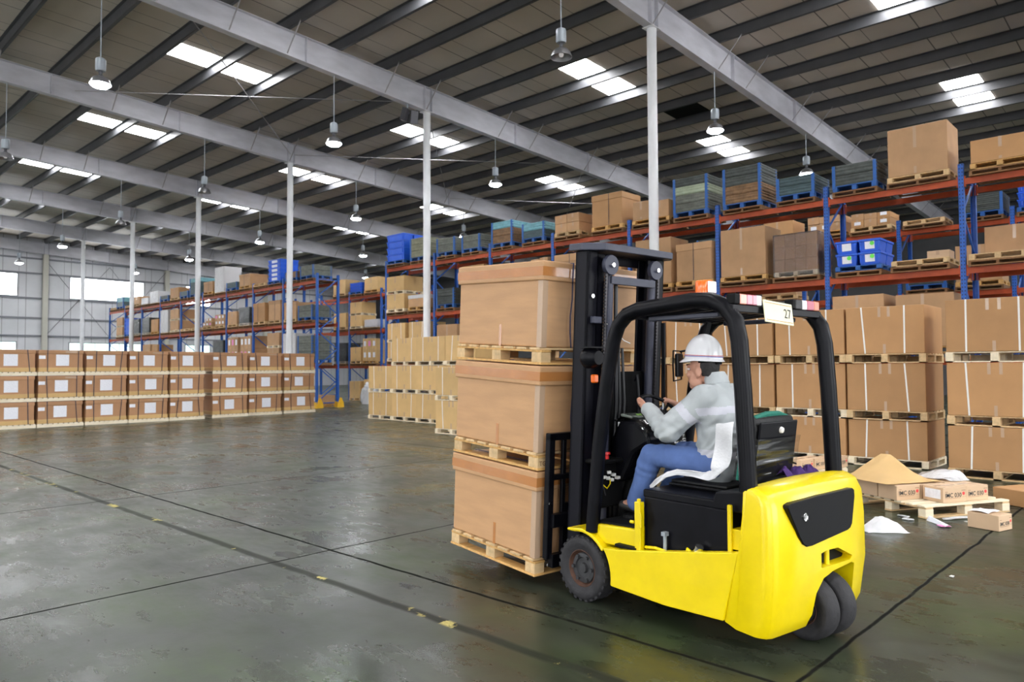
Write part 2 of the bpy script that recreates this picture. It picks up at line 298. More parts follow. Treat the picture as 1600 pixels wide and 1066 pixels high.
# ------------------------------------------------------------------ mesh builder
class MB:
    def __init__(s): s.v = []; s.f = []; s.mi = []
    def add(s, vs, fs, mi=0):
        b = len(s.v); s.v += [tuple(v) for v in vs]; s.f += [tuple(i+b for i in f) for f in fs]; s.mi += [mi]*len(fs); return s
    def box(s, c, d, M=None, mi=0):
        x, y, z = d[0]/2, d[1]/2, d[2]/2
        vs = [Vector((sx*x, sy*y, sz*z)) for sx in (-1,1) for sy in (-1,1) for sz in (-1,1)]
        if M is not None: vs = [M @ v for v in vs]
        vs = [v+Vector(c) for v in vs]
        return s.add(vs, [(0,1,3,2),(4,6,7,5),(0,4,5,1),(2,3,7,6),(0,2,6,4),(1,5,7,3)], mi)
    def bb(s, x0, x1, y0, y1, z0, z1, mi=0):
        return s.box(((x0+x1)/2,(y0+y1)/2,(z0+z1)/2), (x1-x0,y1-y0,z1-z0), None, mi)
    def bar(s, p0, p1, w, h, up=(0,0,1), mi=0):
        p0 = Vector(p0); p1 = Vector(p1); d = (p1-p0); l = d.length; d.normalize(); up = Vector(up)
        if abs(d.dot(up)) > 0.98: up = Vector((1,0,0))
        a = d.cross(up).normalized(); u = a.cross(d)
        M = Matrix((d, a, u)).transposed()
        return s.box((p0+p1)/2, (l, w, h), M, mi)
    def tube(s, pts, r, n=8, closed=False, mi=0, flat=1.0, ends=True):
        pts = [Vector(p) for p in pts]; m = len(pts); rr = r if isinstance(r, (list, tuple)) else [r]*m
        ref = None; rings = []
        for i, p in enumerate(pts):
            if closed: d = pts[(i+1) % m]-pts[i-1]
            else: d = pts[min(i+1, m-1)]-pts[max(i-1, 0)]
            d.normalize()
            if ref is None:
                ref = Vector((0,0,1)) if abs(d.z) < 0.9 else Vector((1,0,0))
            a = d.cross(ref).normalized(); b = a.cross(d).normalized(); ref = b
            rings.append([p+(a*math.cos(2*math.pi*k/n+math.pi/n)*rr[i]*flat+b*math.sin(2*math.pi*k/n+math.pi/n)*rr[i]) for k in range(n)])
        vs = [v for q in rings for v in q]; fs = []
        for i in range(m if closed else m-1):
            j = (i+1) % m
            for k in range(n): fs.append((i*n+k, i*n+(k+1) % n, j*n+(k+1) % n, j*n+k))
        if not closed and ends: fs += [tuple(range(n-1,-1,-1)), tuple((m-1)*n+k for k in range(n))]
        return s.add(vs, fs, mi)
    def lathe(s, prof, n=24, M=None, mi=0):
        vs = []; fs = []
        for r, z in prof:
            for k in range(n):
                v = Vector((r*math.cos(2*math.pi*k/n), r*math.sin(2*math.pi*k/n), z)); vs.append(M @ v if M is not None else v)
        for i in range(len(prof)-1):
            for k in range(n): fs.append((i*n+k, i*n+(k+1) % n, (i+1)*n+(k+1) % n, (i+1)*n+k))
        return s.add(vs, fs, mi)
    def cyl(s, p0, p1, r, n=16, r1=None, mi=0):
        return s.tube([p0, p1], [r, r if r1 is None else r1], n, mi=mi)
    def prism(s, poly, axis, a, b, mi=0):
        """poly: 2D points; axis 0: (y,z) extruded in x, 1: (x,z) in y, 2: (x,y) in z"""
        def P(u, w, t): return ((t,u,w),(u,t,w),(u,w,t))[axis]
        n = len(poly); vs = [P(u,w,a) for u,w in poly]+[P(u,w,b) for u,w in poly]
        fs = [tuple(range(n)), tuple(range(2*n-1,n-1,-1))]+[(i,n+i,n+(i+1)%n,(i+1)%n) for i in range(n)]
        return s.add(vs, fs, mi)
    def grid(s, P, nu, nv, mi=0, closed=False):
        vs = [P(i/(nu-1), j/(nv-1)) for i in range(nu) for j in range(nv)]
        fs = [(i*nv+j, i*nv+j+1, (i+1)*nv+j+1, (i+1)*nv+j) for i in range(nu-1) for j in range(nv-1)]
        return s.add(vs, fs, mi)
    def xf(s, M, start=0):
        for i in range(start, len(s.v)): s.v[i] = tuple(M @ Vector(s.v[i]))
        return s
    def mesh(s, name, mats, bevel=0.0, seg=1, smooth=False, solid=0.0, sub=0, normals=True):
        me = bpy.data.meshes.new(name); me.from_pydata(s.v, [], s.f)
        if isinstance(mats, str): mats = [mats]
        for m in mats: me.materials.append(MATS[m])
        me.polygons.foreach_set('material_index', s.mi)
        bm = bmesh.new(); bm.from_mesh(me)
        if normals: bmesh.ops.recalc_face_normals(bm, faces=bm.faces)
        if solid:
            r = bmesh.ops.solidify(bm, geom=bm.faces[:], thickness=solid)
        if sub: bmesh.ops.subdivide_edges(bm, edges=bm.edges[:], cuts=sub, use_grid_fill=True)
        if bevel:
            ed = [e for e in bm.edges if len(e.link_faces) == 2 and e.calc_face_angle(0) > 0.5]
            bmesh.ops.bevel(bm, geom=ed, offset=bevel, segments=seg, affect='EDGES', profile=0.5, clamp_overlap=True)
        bm.to_mesh(me); bm.free()
        if smooth:
            for p in me.polygons: p.use_smooth = True
            try: me.set_sharp_from_angle(angle=R(smooth if smooth is not True else 40))
            except Exception: pass
        me.update()
        return me
CACHE = {}
def cached(key, fn):
    if key not in CACHE: CACHE[key] = fn()
    return CACHE[key]

def link(name, me, parent=None, loc=(0,0,0), rot=(0,0,0)):
    o = bpy.data.objects.new(name, me); COL.objects.link(o)
    if parent is not None: o.parent = parent
    o.location = loc; o.rotation_euler = rot
    return o
def tag(o, label, cat, group=None):
    o['label'] = label; o['category'] = cat
    if group: o['group'] = group
    return o
def struct(o, label=None, group=None):
    o['kind'] = 'structure'
    if label: o['label'] = label
    if group: o['group'] = group
    return o
def thing(name, label, cat, loc=(0,0,0), rotz=0.0, group=None, matrix=None):
    o = bpy.data.objects.new(name, None); COL.objects.link(o); o.empty_display_size = 0.1
    if matrix is not None: o.matrix_world = matrix
    else: o.location = loc; o.rotation_euler = (0,0,rotz)
    return tag(o, label, cat, group)
def text_mesh(txt, size, matname, thick=0.0006, bold=False):
    def mk():
        cu = bpy.data.curves.new('lettering', 'FONT'); cu.body = txt; cu.size = size; cu.extrude = thick
        if bold: cu.offset = size*0.010
        cu.resolution_u = 3
        ob = bpy.data.objects.new('lettering_tmp', cu); COL.objects.link(ob)
        dg = bpy.context.evaluated_depsgraph_get(); me = bpy.data.meshes.new_from_object(ob.evaluated_get(dg))
        bpy.data.objects.remove(ob); me.materials.clear(); me.materials.append(MATS[matname]); return me
    return cached(('txt',txt,size,matname), mk)
# ------------------------------------------------------------------ camera (taken from the photograph's vanishing points)
YAW, PIT, ROL, FPX, EYE = 0.81423585, 0.036668265, -0.0048218843, 1149.48, 1.65
fw = Vector((math.sin(YAW)*math.cos(PIT), math.cos(YAW)*math.cos(PIT), math.sin(PIT)))
r0 = fw.cross(Vector((0,0,1))).normalized(); u0 = r0.cross(fw)
rt = r0*math.cos(ROL)+u0*math.sin(ROL); up = -r0*math.sin(ROL)+u0*math.cos(ROL)
cd = bpy.data.cameras.new('camera'); cam = bpy.data.objects.new('camera', cd); COL.objects.link(cam)
cam.matrix_world = Matrix(((rt.x,up.x,-fw.x,0),(rt.y,up.y,-fw.y,0),(rt.z,up.z,-fw.z,EYE),(0,0,0,1)))
cd.sensor_width = 36; cd.lens = 36*FPX/1600; cd.clip_start = 0.1; cd.clip_end = 300
cd.dof.use_dof = True; cd.dof.focus_distance = 5.6; cd.dof.aperture_fstop = 3.2
SC.camera = cam

# ------------------------------------------------------------------ hall: metres; X across the frames, Y along the racks
FRAMES = [10.25+9.02*k for k in range(-1, 6)]      # portal frames
YEND, YNEAR, XL, XR = 64.3, -8.0, -11.0, 47.0
def zt(x): return 11.30-0.045*(x-16.2)               # rafter top / purlin underside
def zroof(x): return zt(x)+0.31
def zb(x): return (10.46-0.058*(x-16.2)) if x < 16.2 else (10.46-0.045*(x-16.2))

m = MB(); m.bb(XL, XR, YNEAR, YEND, -0.2, 0.0)
struct(link('floor', m.mesh('floor', 'floor')), 'worn grey-green concrete floor with saw-cut joints')
m = MB(); m.add([(XL,YNEAR,zroof(XL)),(XR,YNEAR,zroof(XR)),(XR,YEND,zroof(XR)),(XL,YEND,zroof(XL)),
                 (XL,YNEAR,zroof(XL)+.08),(XR,YNEAR,zroof(XR)+.08),(XR,YEND,zroof(XR)+.08),(XL,YEND,zroof(XL)+.08)],
                [(0,1,2,3),(7,6,5,4),(0,4,5,1),(1,5,6,2),(2,6,7,3),(3,7,4,0)])
struct(link('ceiling', m.mesh('ceiling', 'roof_sheet')), 'pale lined roof sheets')

# purlins, one object each
PX = [16.1+1.75*k for k in range(-15, 18)]
def purlin_mesh(x):
    z0 = zt(x); m = MB(); a, b = YNEAR+.05, YEND-.05
    m.bb(x-.005, x+.005, a, b, z0, z0+.30); m.bb(x-.005, x+.09, a, b, z0, z0+.007); m.bb(x+.08, x+.09, a, b, z0, z0+.04)
    m.bb(x-.09, x+.005, a, b, z0+.294, z0+.301)
    return m.mesh('purlin', 'purlin')
for x in PX: struct(link('purlin', purlin_mesh(x)), 'dark steel roof purlin')

# skylight sheets: two purlin bays long, one strip per frame bay
SKX = [(-8.4,-4.9),(0.35,3.85),(9.1,12.6),(17.85,21.35),(26.6,30.1),(35.35,38.85)]
for yc in [FRAMES[0]-4.5]+[f+4.45 for f in FRAMES]:
    if yc > YEND-2 or yc < YNEAR+1: continue
    for x0, x1 in SKX:
        if yc > 57: yc2 = 59.0
        else: yc2 = yc
        m = MB()
        for a, b in ((x0+.06, (x0+x1)/2-.05), ((x0+x1)/2+.1, x1-.03)):
            m.add([(a,yc2-.55,zroof(a)-.012),(b,yc2-.55,zroof(b)-.012),(b,yc2+.55,zroof(b)-.012),(a,yc2+.55,zroof(a)-.012),
                   (a,yc2-.55,zroof(a)-.002),(b,yc2-.55,zroof(b)-.002),(b,yc2+.55,zroof(b)-.002),(a,yc2+.55,zroof(a)-.002)],
                  [(0,1,2,3),(7,6,5,4),(0,4,5,1),(1,5,6,2),(2,6,7,3),(3,7,4,0)])
        struct(link('skylight', m.mesh('skylight', 'skylight')), 'glowing translucent skylight sheet in the roof')

# rafters
XST = [XL+.1, 0, 7, 12, 16.2, 21, 28, 36, XR-.1]
def rafter_mesh(y):
    m = MB()
    for a, b in zip(XST[:-1], XST[1:]):
        for (lo0, hi0, lo1, hi1, w) in ((zb(a),zt(a),zb(b),zt(b),.012),(zb(a),zb(a)+.016,zb(b),zb(b)+.016,.24),(zt(a)-.016,zt(a)-.002,zt(b)-.016,zt(b)-.002,.24)):
            m.add([(a,y-w/2,lo0),(b,y-w/2,lo1),(b,y+w/2,lo1),(a,y+w/2,lo0),(a,y-w/2,hi0),(b,y-w/2,hi1),(b,y+w/2,hi1),(a,y+w/2,hi0)],
                  [(0,1,2,3),(7,6,5,4),(0,4,5,1),(1,5,6,2),(2,6,7,3),(3,7,4,0)])
    return m.mesh('rafter', 'rafter_grey')
for k, y in enumerate(FRAMES+[YEND-.3]):
    o = struct(link('rafter', rafter_mesh(y)), 'grey steel I-beam rafter')
    m = MB()
    for x in (-1.8, 7.2, 11.5, 16.05, 16.35, 20.6, 25.2, 34.2):
        m.bb(x-.01, x+.01, y-.115, y+.115, zb(x)+.016, zt(x)-.016)
    s = link('web_stiffener', m.mesh('web_stiffener', 'rafter_grey'), o)
    if y < YEND-1:
        m = MB()
        for i, x in enumerate(PX):
            if i % 3 == 1 or abs(x) > 44: continue
            for sg in (-1, 1):
                m.bar((x, y+sg*.11, zb(x)+.05), (x, y+sg*.85, zt(x)+.03), .035, .012)
        link('fly_brace', m.mesh('fly_brace', 'brace_grey'), o)
# roof bracing rods in the second bay
for x0, x1 in ((7.9,16.1),(16.3,25.0),(25.2,34.2)):
    for (a, b) in ((x0,x1),(x1,x0)):
        m = MB(); m.tube([(a,FRAMES[2]+.15,zb(a)+.35),(b,FRAMES[3]-.15,zb(b)+.35)], .014, 6)
        struct(link('bracing_rod', m.mesh('bracing_rod', 'brace_grey')), 'thin roof bracing rod')
# two dark gaps where roof lining is missing
for (x0,x1,y0,y1) in ((23.2,24.75,13.2,14.6),(24.95,26.5,30.6,31.9)):
    m = MB(); m.add([(x0,y0,zroof(x0)-.02),(x1,y0,zroof(x1)-.02),(x1,y1,zroof(x1)-.02),(x0,y1,zroof(x0)-.02),(x0,y0,zroof(x0)-.004),(x1,y0,zroof(x1)-.004),(x1,y1,zroof(x1)-.004),(x0,y1,zroof(x0)-.004)],
                  [(0,1,2,3),(7,6,5,4),(0,4,5,1),(1,5,6,2),(2,6,7,3),(3,7,4,0)])
    struct(link('trim', m.mesh('roof_gap', 'black_matte')), 'dark gap in the roof lining')

# columns
XC = 16.2
for k, y in enumerate(FRAMES):
    m = MB(); m.cyl((XC,y,0), (XC,y,zb(XC)-.02), .125, 20); m.cyl((XC,y,5.0), (XC,y,5.02), .128, 20)
    o = struct(link('column', m.mesh('column', 'column_white', smooth=True)), 'white round steel column')
    m = MB(); m.bb(XC-.2,XC+.2,y-.16,y+.16,zb(XC)-.022,zb(XC)-.004); m.bb(XC-.2,XC+.2,y-.2,y+.2,0.001,.02)
    link('end_plate', m.mesh('end_plate', 'column_white'), o)

# far wall with windows
m = MB(); m.bb(XL, XR, YEND, YEND+.12, 0, 12.6)
struct(link('wall_far', m.mesh('wall_far', 'wall_sheet')), 'pale sheeted end wall')
for z in (1.9, 4.25, 5.6, 7.1, 8.98, 10.1):
    m = MB(); m.bb(XL+.2, XR-.2, YEND-.09, YEND-.005, z-.06, z+.06)
    struct(link('trim', m.mesh('wall_rail', 'girt')), 'dark horizontal wall rail')
for x in (-1.8, 7.2, 16.2, 25.2, 34.2):
    m = MB(); m.bb(x-.17, x+.17, YEND-.36, YEND-.33, 0, zb(x)); m.bb(x-.17, x+.17, YEND-.13, YEND-.1, 0, zb(x)); m.bb(x-.015, x+.015, YEND-.33, YEND-.13, 0, zb(x))
    struct(link('wall_post', m.mesh('wall_post', 'post_cream')), 'cream steel post on the end wall')
for x0, x1 in ((7.3,11.7),(16.3,20.7),(16.3,20.7),(20.7,25.1)):
    for za, zc in ((4.3,9.9),(9.9,4.3)):
        m = MB(); m.tube([(x0,YEND-.22,za),(x1,YEND-.22,zc)], .02, 6)
        struct(link('bracing_rod', m.mesh('bracing_rod', 'girt')), 'thin wall bracing rod')
n = 0
for (x0,x1,z0,z1,mt) in ((-.2,5.3,7.25,8.85,'window_glow'),(8.9,14.4,7.25,8.85,'window_glow'),(17.95,23.35,7.25,8.85,'window_glow'),(26.9,29.0,7.25,8.85,'window_glow'),
                         (8.9,14.4,2.2,3.75,'window_green'),(17.95,23.35,2.2,3.75,'window_green'),(26.9,29.0,2.2,3.75,'window_green')):
    n += 1
    m = MB(); m.bb(x0,x1,YEND-.03,YEND-.012,z0,z1)
    o = struct(link('window_%d' % n, m.mesh('window', mt)), 'bright window in the end wall')
    m = MB()
    for (a,b,c,d) in ((x0-.06,x1+.06,z0-.06,z0),(x0-.06,x1+.06,z1,z1+.06),(x0-.06,x0,z0,z1),(x1,x1+.06,z0,z1)): m.bb(a,b,YEND-.06,YEND-.006,c,d)
    if mt == 'window_green':
        for q in range(1, 6): xx = x0+(x1-x0)*q/6; m.bb(xx-.02,xx+.02,YEND-.05,YEND-.035,z0,z1)
    link('window_frame', m.mesh('window_frame', 'girt'), o)

# other walls, with open loading doors and unseen window bands added as fill light
def wall_with_openings(name, axis, pos, lo, hi, openings, top):
    m = MB(); t = .12
    def bb(a, b, z0, z1):
        if axis == 'X': m.bb(pos-t, pos, a, b, z0, z1)
        else: m.bb(a, b, pos-t, pos, z0, z1)
    cur = lo
    for (a, b, z0, z1) in openings:
        bb(cur, a, 0, top); bb(a, b, z1, top)
        if z0 > 0: bb(a, b, 0, z0)
        cur = b
    bb(cur, hi, 0, top)
    return struct(link(name, m.mesh(name, 'concrete_wall')), 'plain warehouse side wall')
DL = [(-5,0,0,5),(5,10,0,5),(16,21,0,5),(27,32,0,5),(40,46,0,5)]
DN = [(-8,-3,0,5),(1,7,0,5),(12,18,0,5)]
wall_with_openings('wall_left', 'X', XL, YNEAR, YEND, DL, 13.0)
wall_with_openings('wall_near', 'Y', YNEAR, XL, XR, DN, 13.0)
m = MB(); m.bb(XR, XR+.12, YNEAR, YEND, 0, 11); struct(link('wall_right', m.mesh('wall_right', 'shaded_wall')), 'plain warehouse side wall')
for k, xx in enumerate((-9,-2.5,4,10.5,17,23.5,30,36.5)):  # glowing panes out of view, put in to brighten the box wall
    n += 1; m = MB(); m.bb(xx,xx+5.4,YNEAR+.012,YNEAR+.03,7.25,8.85); struct(link('window_%d' % n, m.mesh('window','window_glow')), 'added fill-light window band in the near wall')
for yy in (-6,3,12,21,30,39,48,56):  # more added panes out of view, fill from the left side
    n += 1; m = MB(); m.bb(XL+.012,XL+.03,yy,yy+5.4,7.25,8.85); struct(link('window_%d' % n, m.mesh('window','window_glow')), 'added fill-light window band in the left wall')
def portal(loc, rot, sx, sy):
    l = bpy.data.lights.new('door_daylight', 'AREA'); l.shape = 'RECTANGLE'; l.size = sx; l.size_y = sy; l.cycles.is_portal = True
    o = bpy.data.objects.new('door_daylight', l); COL.objects.link(o); o.location = loc; o.rotation_euler = rot
for (a,b,z0,z1) in DL: portal((XL-.06,(a+b)/2,(z0+z1)/2), (0,R(-90),0), z1-z0, b-a)
for (a,b,z0,z1) in DN: portal(((a+b)/2,YNEAR-.06,(z0+z1)/2), (R(90),0,0), b-a, z1-z0)

# hanging high-bay lamps: (x, frame, lit)
def lamp(x, y, lit, label):
    t = thing('high_bay_lamp', label, 'lamp', (x,y,8.55), 0, 'high-bay lamps under the rafters')
    top = zb(x)-8.55
    link('suspension_rod', cached(('rod',round(top,2)), lambda: MB().cyl((0,0,.62),(0,0,top-.003),.013,8).mesh('suspension_rod','gear_grey')), t)
    def gear():
        m = MB(); m.lathe([(0,.66),(.05,.66),(.105,.63),(.115,.60),(.115,.36),(.10,.33),(.0,.33)], 20); m.bb(-.03,.03,-.12,.12,.40,.58)
        return m.mesh('gear_housing','gear_grey',smooth=True)
    link('gear_housing', cached('gear', gear), t)
    link('neck', cached('neck', lambda: MB().lathe([(.045,.335),(.04,.24),(.07,.215),(.07,.19)],16).mesh('neck','lamp_dark',smooth=True)), t)
    def refl():
        m = MB(); pr = [(.05,.20),(.10,.195),(.16,.165),(.205,.11),(.23,.04),(.245,.0),(.235,.0),(.215,.05),(.185,.105),(.14,.15),(.08,.175)]
        m.lathe(pr, 28); return m.mesh('reflector','steel_lamp',smooth=True)
    link('reflector', cached('refl', refl), t)
    if lit: link('bulb', cached('bulb1', lambda: MB().lathe([(0,-.085),(.08,-.08),(.16,-.06),(.215,-.022),(.232,-.004),(.205,.03),(.15,.07),(0,.09)],24).mesh('bulb','bulb_on',smooth=True)), t)
    else: link('bulb', cached('bulb0', lambda: MB().lathe([(0,.01),(.04,.02),(.055,.06),(.04,.12),(0,.14)],16).mesh('bulb','bulb_dim',smooth=True)), t)
LX = [5.95, 12.5, 19.55, 26.3, 32.9]
LAMPS = [(0,2,1,'brightest hanging lamp, nearest the upper left corner of the hall'),(1,2,1,'lit lamp hanging left of the second white column from the right'),
 (1,1,0,'unlit bell lamp hanging high left of the tallest white column'),(2,1,1,'bluish lit lamp hanging just right of the tallest white column'),
 (3,1,1,'lit lamp hanging right above the dark crates on the near rack'),(2,2,1,'lit lamp hanging between the two nearest white columns'),
 (2,3,1,'lit lamp hanging left of the blue bins that top the near rack end'),(1,3,0,'unlit bell lamp hanging at the head of the third white column'),
 (0,3,0,'unlit bell lamp at the far left edge, left of the brightest lamp'),(2,4,1,'lit lamp hanging above the blue bins on the far rack'),
 (1,4,0,'unlit small bell lamp just left of the fourth white column head'),(1,5,1,'lit lamp hanging by the head of the farthest column, left of it'),
 (1,6,1,'lit lamp hanging before the end wall, near its left window'),(2,5,1,'lit lamp hanging just left of the fourth column, above the wrapped stack'),
 (2,6,1,'lit lamp hanging before the end wall window, beside a column'),(3,4,1,'lit lamp above the end of the far rack, upper of two there'),
 (4,5,1,'lit lamp just above the cross-aisle cartons, lower of two there'),(3,3,1,'lit lamp low over the grey crates on the near rack top')]
for xi, k, lit, lb in LAMPS: lamp(LX[xi], FRAMES[k], lit, lb)

# floodlight pair under the second frame
t = thing('floodlight', 'grey twin floodlight hung under the rafter beside a column', 'floodlight', (15.35,FRAMES[2],10.5))
m = MB(); m.bb(-.02,.02,-.02,.02,-.25,-.005+zb(15.35)-10.5); m.bb(-.2,.2,-.02,.02,-.28,-.25); link('bracket', m.mesh('bracket','gear_grey'), t)
for sx, rz in ((-.22,.5),(.16,-.35)):
    m = MB(); m.box((0,0,0),(.26,.16,.42)); m.box((0,-.085,0),(.22,.01,.36)); o = link('lamp_housing', m.mesh('lamp_housing','lamp_dark',bevel=.02), t, (sx,-.14,-.42), (.25,0,rz))

# ------------------------------------------------------------------ light
w = bpy.data.worlds.new('overcast'); SC.world = w; w.use_nodes = True
bg = w.node_tree.nodes['Background']; wn = w.node_tree.nodes; wl = w.node_tree.links
wtc = wn.new('ShaderNodeTexCoord'); wsx = wn.new('ShaderNodeSeparateXYZ'); wr = wn.new('ShaderNodeValToRGB')
wl.new(wtc.outputs['Generated'], wsx.inputs[0]); wl.new(wsx.outputs['Z'], wr.inputs['Fac'])       # overcast sky over a darker yard
wr.color_ramp.elements[0].position = 0.0; wr.color_ramp.elements[0].color = (0.15,0.15,0.15,1)
wr.color_ramp.elements[1].position = 0.03; wr.color_ramp.elements[1].color = (0.93,0.96,1.0,1)
wl.new(wr.outputs['Color'], bg.inputs['Color']); bg.inputs['Strength'].default_value = 5.5
SC.view_settings.view_transform = 'Standard'; SC.view_settings.look = 'None'; SC.view_settings.gamma = 1.0; SC.view_settings.use_curve_mapping = False
SC.view_settings.exposure = 0.45
# ------------------------------------------------------------------ kinds of goods: local x = depth away from the aisle, y = width, z = up; origin at front bottom middle
def m_pallet(w, d, h, mt, skid=False, back=False):
    def closed():
        m = MB(); n = 9
        for x in (.012, d/2, d-.012): m.bb(x-.012,x+.012,-w/2,w/2,0,h-.022)
        for y in (-w/2+.05,0,w/2-.05): m.bb(.03,d-.03,y-.05,y+.05,0,.02)
        for i in range(n): y = -w/2+(i+.5)*w/n; m.bb(-.004,d,y-w/n*.40,y+w/n*.40,h-.022,h)
        return m.mesh('pallet', mt)
    if mt == 'wood_cream': return cached(('palc',round(w,2),round(d,2),round(h,3)), closed)
    def mk():
        m = MB(); b = .018; bw = .1 if not skid else .05
        for y in (-w/2+bw/2, 0, w/2-bw/2):
            if not skid:
                m.bb(0,d,y-bw/2,y+bw/2,0,b)
                for x in (bw/2+.01, d/2, d-bw/2-.01): m.bb(x-.06,x+.06,y-bw/2,y+bw/2,b,h-2*b)
                m.bb(0,d,y-bw/2,y+bw/2,h-2*b,h-b)
            else: m.bb(0.01,d-.01,y-bw/2,y+bw/2,b,h-b)
        n = 6
        for i in range(n):
            x = (i+.5)*d/n; m.bb(x-d/n*.36,x+d/n*.36,-w/2,w/2,h-b,h)
        if skid:
            for x in (.05, d/2, d-.05): m.bb(x-.05,x+.05,-w/2,w/2,0,.024)
            m.bb(0,.02,-w/2,w/2,h-.032,h-.001)
        else:
            m.bb(0,.1,-w/2,w/2,0.0,b*.98)
        if back: m.bb(d-.022,d-.002,-w/2+.11,w/2-.11,b,h-2*b)  # unseen board added to block light, so the pallet openings stay dark
        return m.mesh('pallet', mt)
    return cached(('pallet',round(w,2),round(d,2),round(h,3),mt,skid,back), mk)
def pallet(loc, rz, w, d, h, mt, label, group=None, skid=False, cat='pallet', name=None, back=False):
    o = link(name or ('skid' if skid else 'pallet'), m_pallet(w,d,h,mt,skid,back), None, loc, (0,0,rz))
    return tag(o, label, cat, group)
def m_box(x0,x1,y0,y1,z0,z1,mt,bev=.006,name='carton_body'):
    return cached(('bx',round(x0,3),round(x1,3),round(y0,3),round(y1,3),round(z0,3),round(z1,3),mt), lambda: MB().bb(x0,x1,y0,y1,z0,z1).mesh(name,mt,bevel=bev))
def m_strap(y0, y1, d, h, mt, wd=.016, lid=0.0, top=.001):
    """strap round a carton in the depth direction; y0 at the bottom front, y1 at the top front"""
    e = .004+lid
    m = MB(); t = .003
    def q(p): return [(p[0],p[1]-wd/2,p[2]),(p[0],p[1]+wd/2,p[2])]
    path = [(-e,y0,0.0),(-e,y1,h+top),(d+e,y1,h+top),(d+e,y0,0.0)]
    vs = []
    for p in path: vs += q(p)
    m.add(vs, [(0,1,3,2),(2,3,5,4),(4,5,7,6)])
    return m.mesh('strap', mt, solid=t)
def carton(loc, rz, w, d, h, style, mt, label, group=None, rng=None, name='carton', matrix=None):
    rng = rng or random
    t = thing(name, label, 'carton', loc, rz, group, matrix)
    link('carton_body', m_box(0,d,-w/2,w/2,0,h,mt), t)
    if style == 'L':      # telescoping lid with a strap
        lh = h*.16+.02
        link('lid', m_box(-.012,d+.012,-w/2-.012,w/2+.012,h-lh,h+.012,mt,name='lid'), t)
        y = rng.uniform(-.1,.1)*w
        link('strap', m_strap(y,y,d,h+.012,'strap_black',lid=.012), t)
    elif style == 'T':    # flap seam closed with clear tape
        y = rng.uniform(-.04,.04)*w
        m = MB(); m.prism([(-.003,h*.55),(-.0005,h*.55),(-.0005,h+.0005),(d*.9,h+.0005),(d*.9,h+.002),(-.003,h+.002)],1,y-.03,y+.03); link('tape', m.mesh('tape','tape_clear'), t)
        m = MB(); m.bb(-.003,-.0005,y-.025,y+.025,0.02,h*.16); link('tape', m.mesh('tape','tape_clear'), t)
    elif style == 'S2':   # two white straps
        for f in (-.27,.27):
            a = f*w+rng.uniform(-.03,.03); b = f*w+rng.uniform(-.035,.035)
            link('strap', m_strap(a,b,d,h,'strap_white',.024), t)
        for f, q0, q1 in ((-.06,.78,1),(.06,.78,1),(0,0,.2)):
            m = MB(); m.bb(-.002,-.0004,f*w-.021,f*w+.021,h*q0,h*q1); link('tape', m.mesh('tape','tape_clear'), t)
    return t
def crate(loc, rz, w, d, tiers, label, hh=.26, group=None, post='crate_blue', wraps=None):
    t = thing('collapsible_crate', label, 'crate', loc, rz, group)
    def base():
        m = MB()
        for y in (-w/2+.06,0,w/2-.06):
            for x in (.06,d/2,d-.06): m.bb(x-.06,x+.06,y-.05,y+.05,0,.10)
        m.bb(0,d,-w/2,w/2,.10,.125); return m.mesh('base','crate_blue',bevel=.005)
    link('base', cached(('cb',w,d), base), t)
    z = .125
    for mt in tiers:
        def tier():
            m = MB(); m.bb(.01,d-.01,-w/2+.01,w/2-.01,0,hh-.008)
            for k in range(3): m.bb(.0,d,-w/2+.002,w/2-.002,.02+k*hh/3,.02+k*hh/3+hh*.18)
            return m.mesh('side_panel',mt,bevel=.006)
        link('side_panel', cached(('ct',w,d,hh,mt), tier), t, (0,0,z)); z += hh
    def posts(y):
        m = MB(); x = -.012
        m.bb(x,x+.08,y-.034,y+.034,.06,z-.002); return m
    for y in (-w/2+.04, w/2-.04):
        for x in (0, d-.09):
            link('corner_post', cached(('cp',round(y,3),round(z,3),post), lambda: posts(y).mesh('corner_post',post,bevel=.006)), t, (x,0,0))
    return t
def m_bin(w, d, h):
    def mk():
        m = MB(); b = .03
        b = .04; vs = [(b,-w/2+b,0),(d-b,-w/2+b,0),(d-b,w/2-b,0),(b,w/2-b,0),(.016,-w/2+.016,h*.80),(d-.016,-w/2+.016,h*.80),(d-.016,w/2-.016,h*.80),(.016,w/2-.016,h*.80)]
        m.add(vs,[(3,2,1,0),(0,1,5,4),(1,2,6,5),(2,3,7,6),(3,0,4,7),(4,5,6,7)])
        m.bb(0,d,-w/2,w/2,h*.80,h-.004)
        for k in range(3): yy = (-.40+.40*k)*w; m.bb(.006 if k != 1 else .03,.05,yy-.012,yy+.012,h*.1,h*.84)
        return m.mesh('bin_body','bin_blue',bevel=.008)
    return cached(('bin',round(w,2),round(d,2),round(h,2)), mk)
def plastic_bin(loc, rz, w, d, h, label, lab=True, dot=False, group=None):
    t = thing('plastic_bin', label, 'bin', loc, rz, group)
    link('bin_body', m_bin(w,d,h), t)
    if lab:
        m = MB(); m.prism([(.036,h*.2),(.025,h*.2),(.008,h*.78),(.02,h*.78)],1,-w*.22,w*.2); link('paper_label', m.mesh('paper_label','paper'), t)
        if dot:
            m = MB(); m.lathe([(0,.0),(.045,.0),(.045,.003),(0,.003)],16,Matrix.Translation((.011,-w*.12,h*.62)) @ Matrix.Rotation(R(-90),4,'Y')); link('green_dot', m.mesh('green_dot','green_dot'), t)
    return t
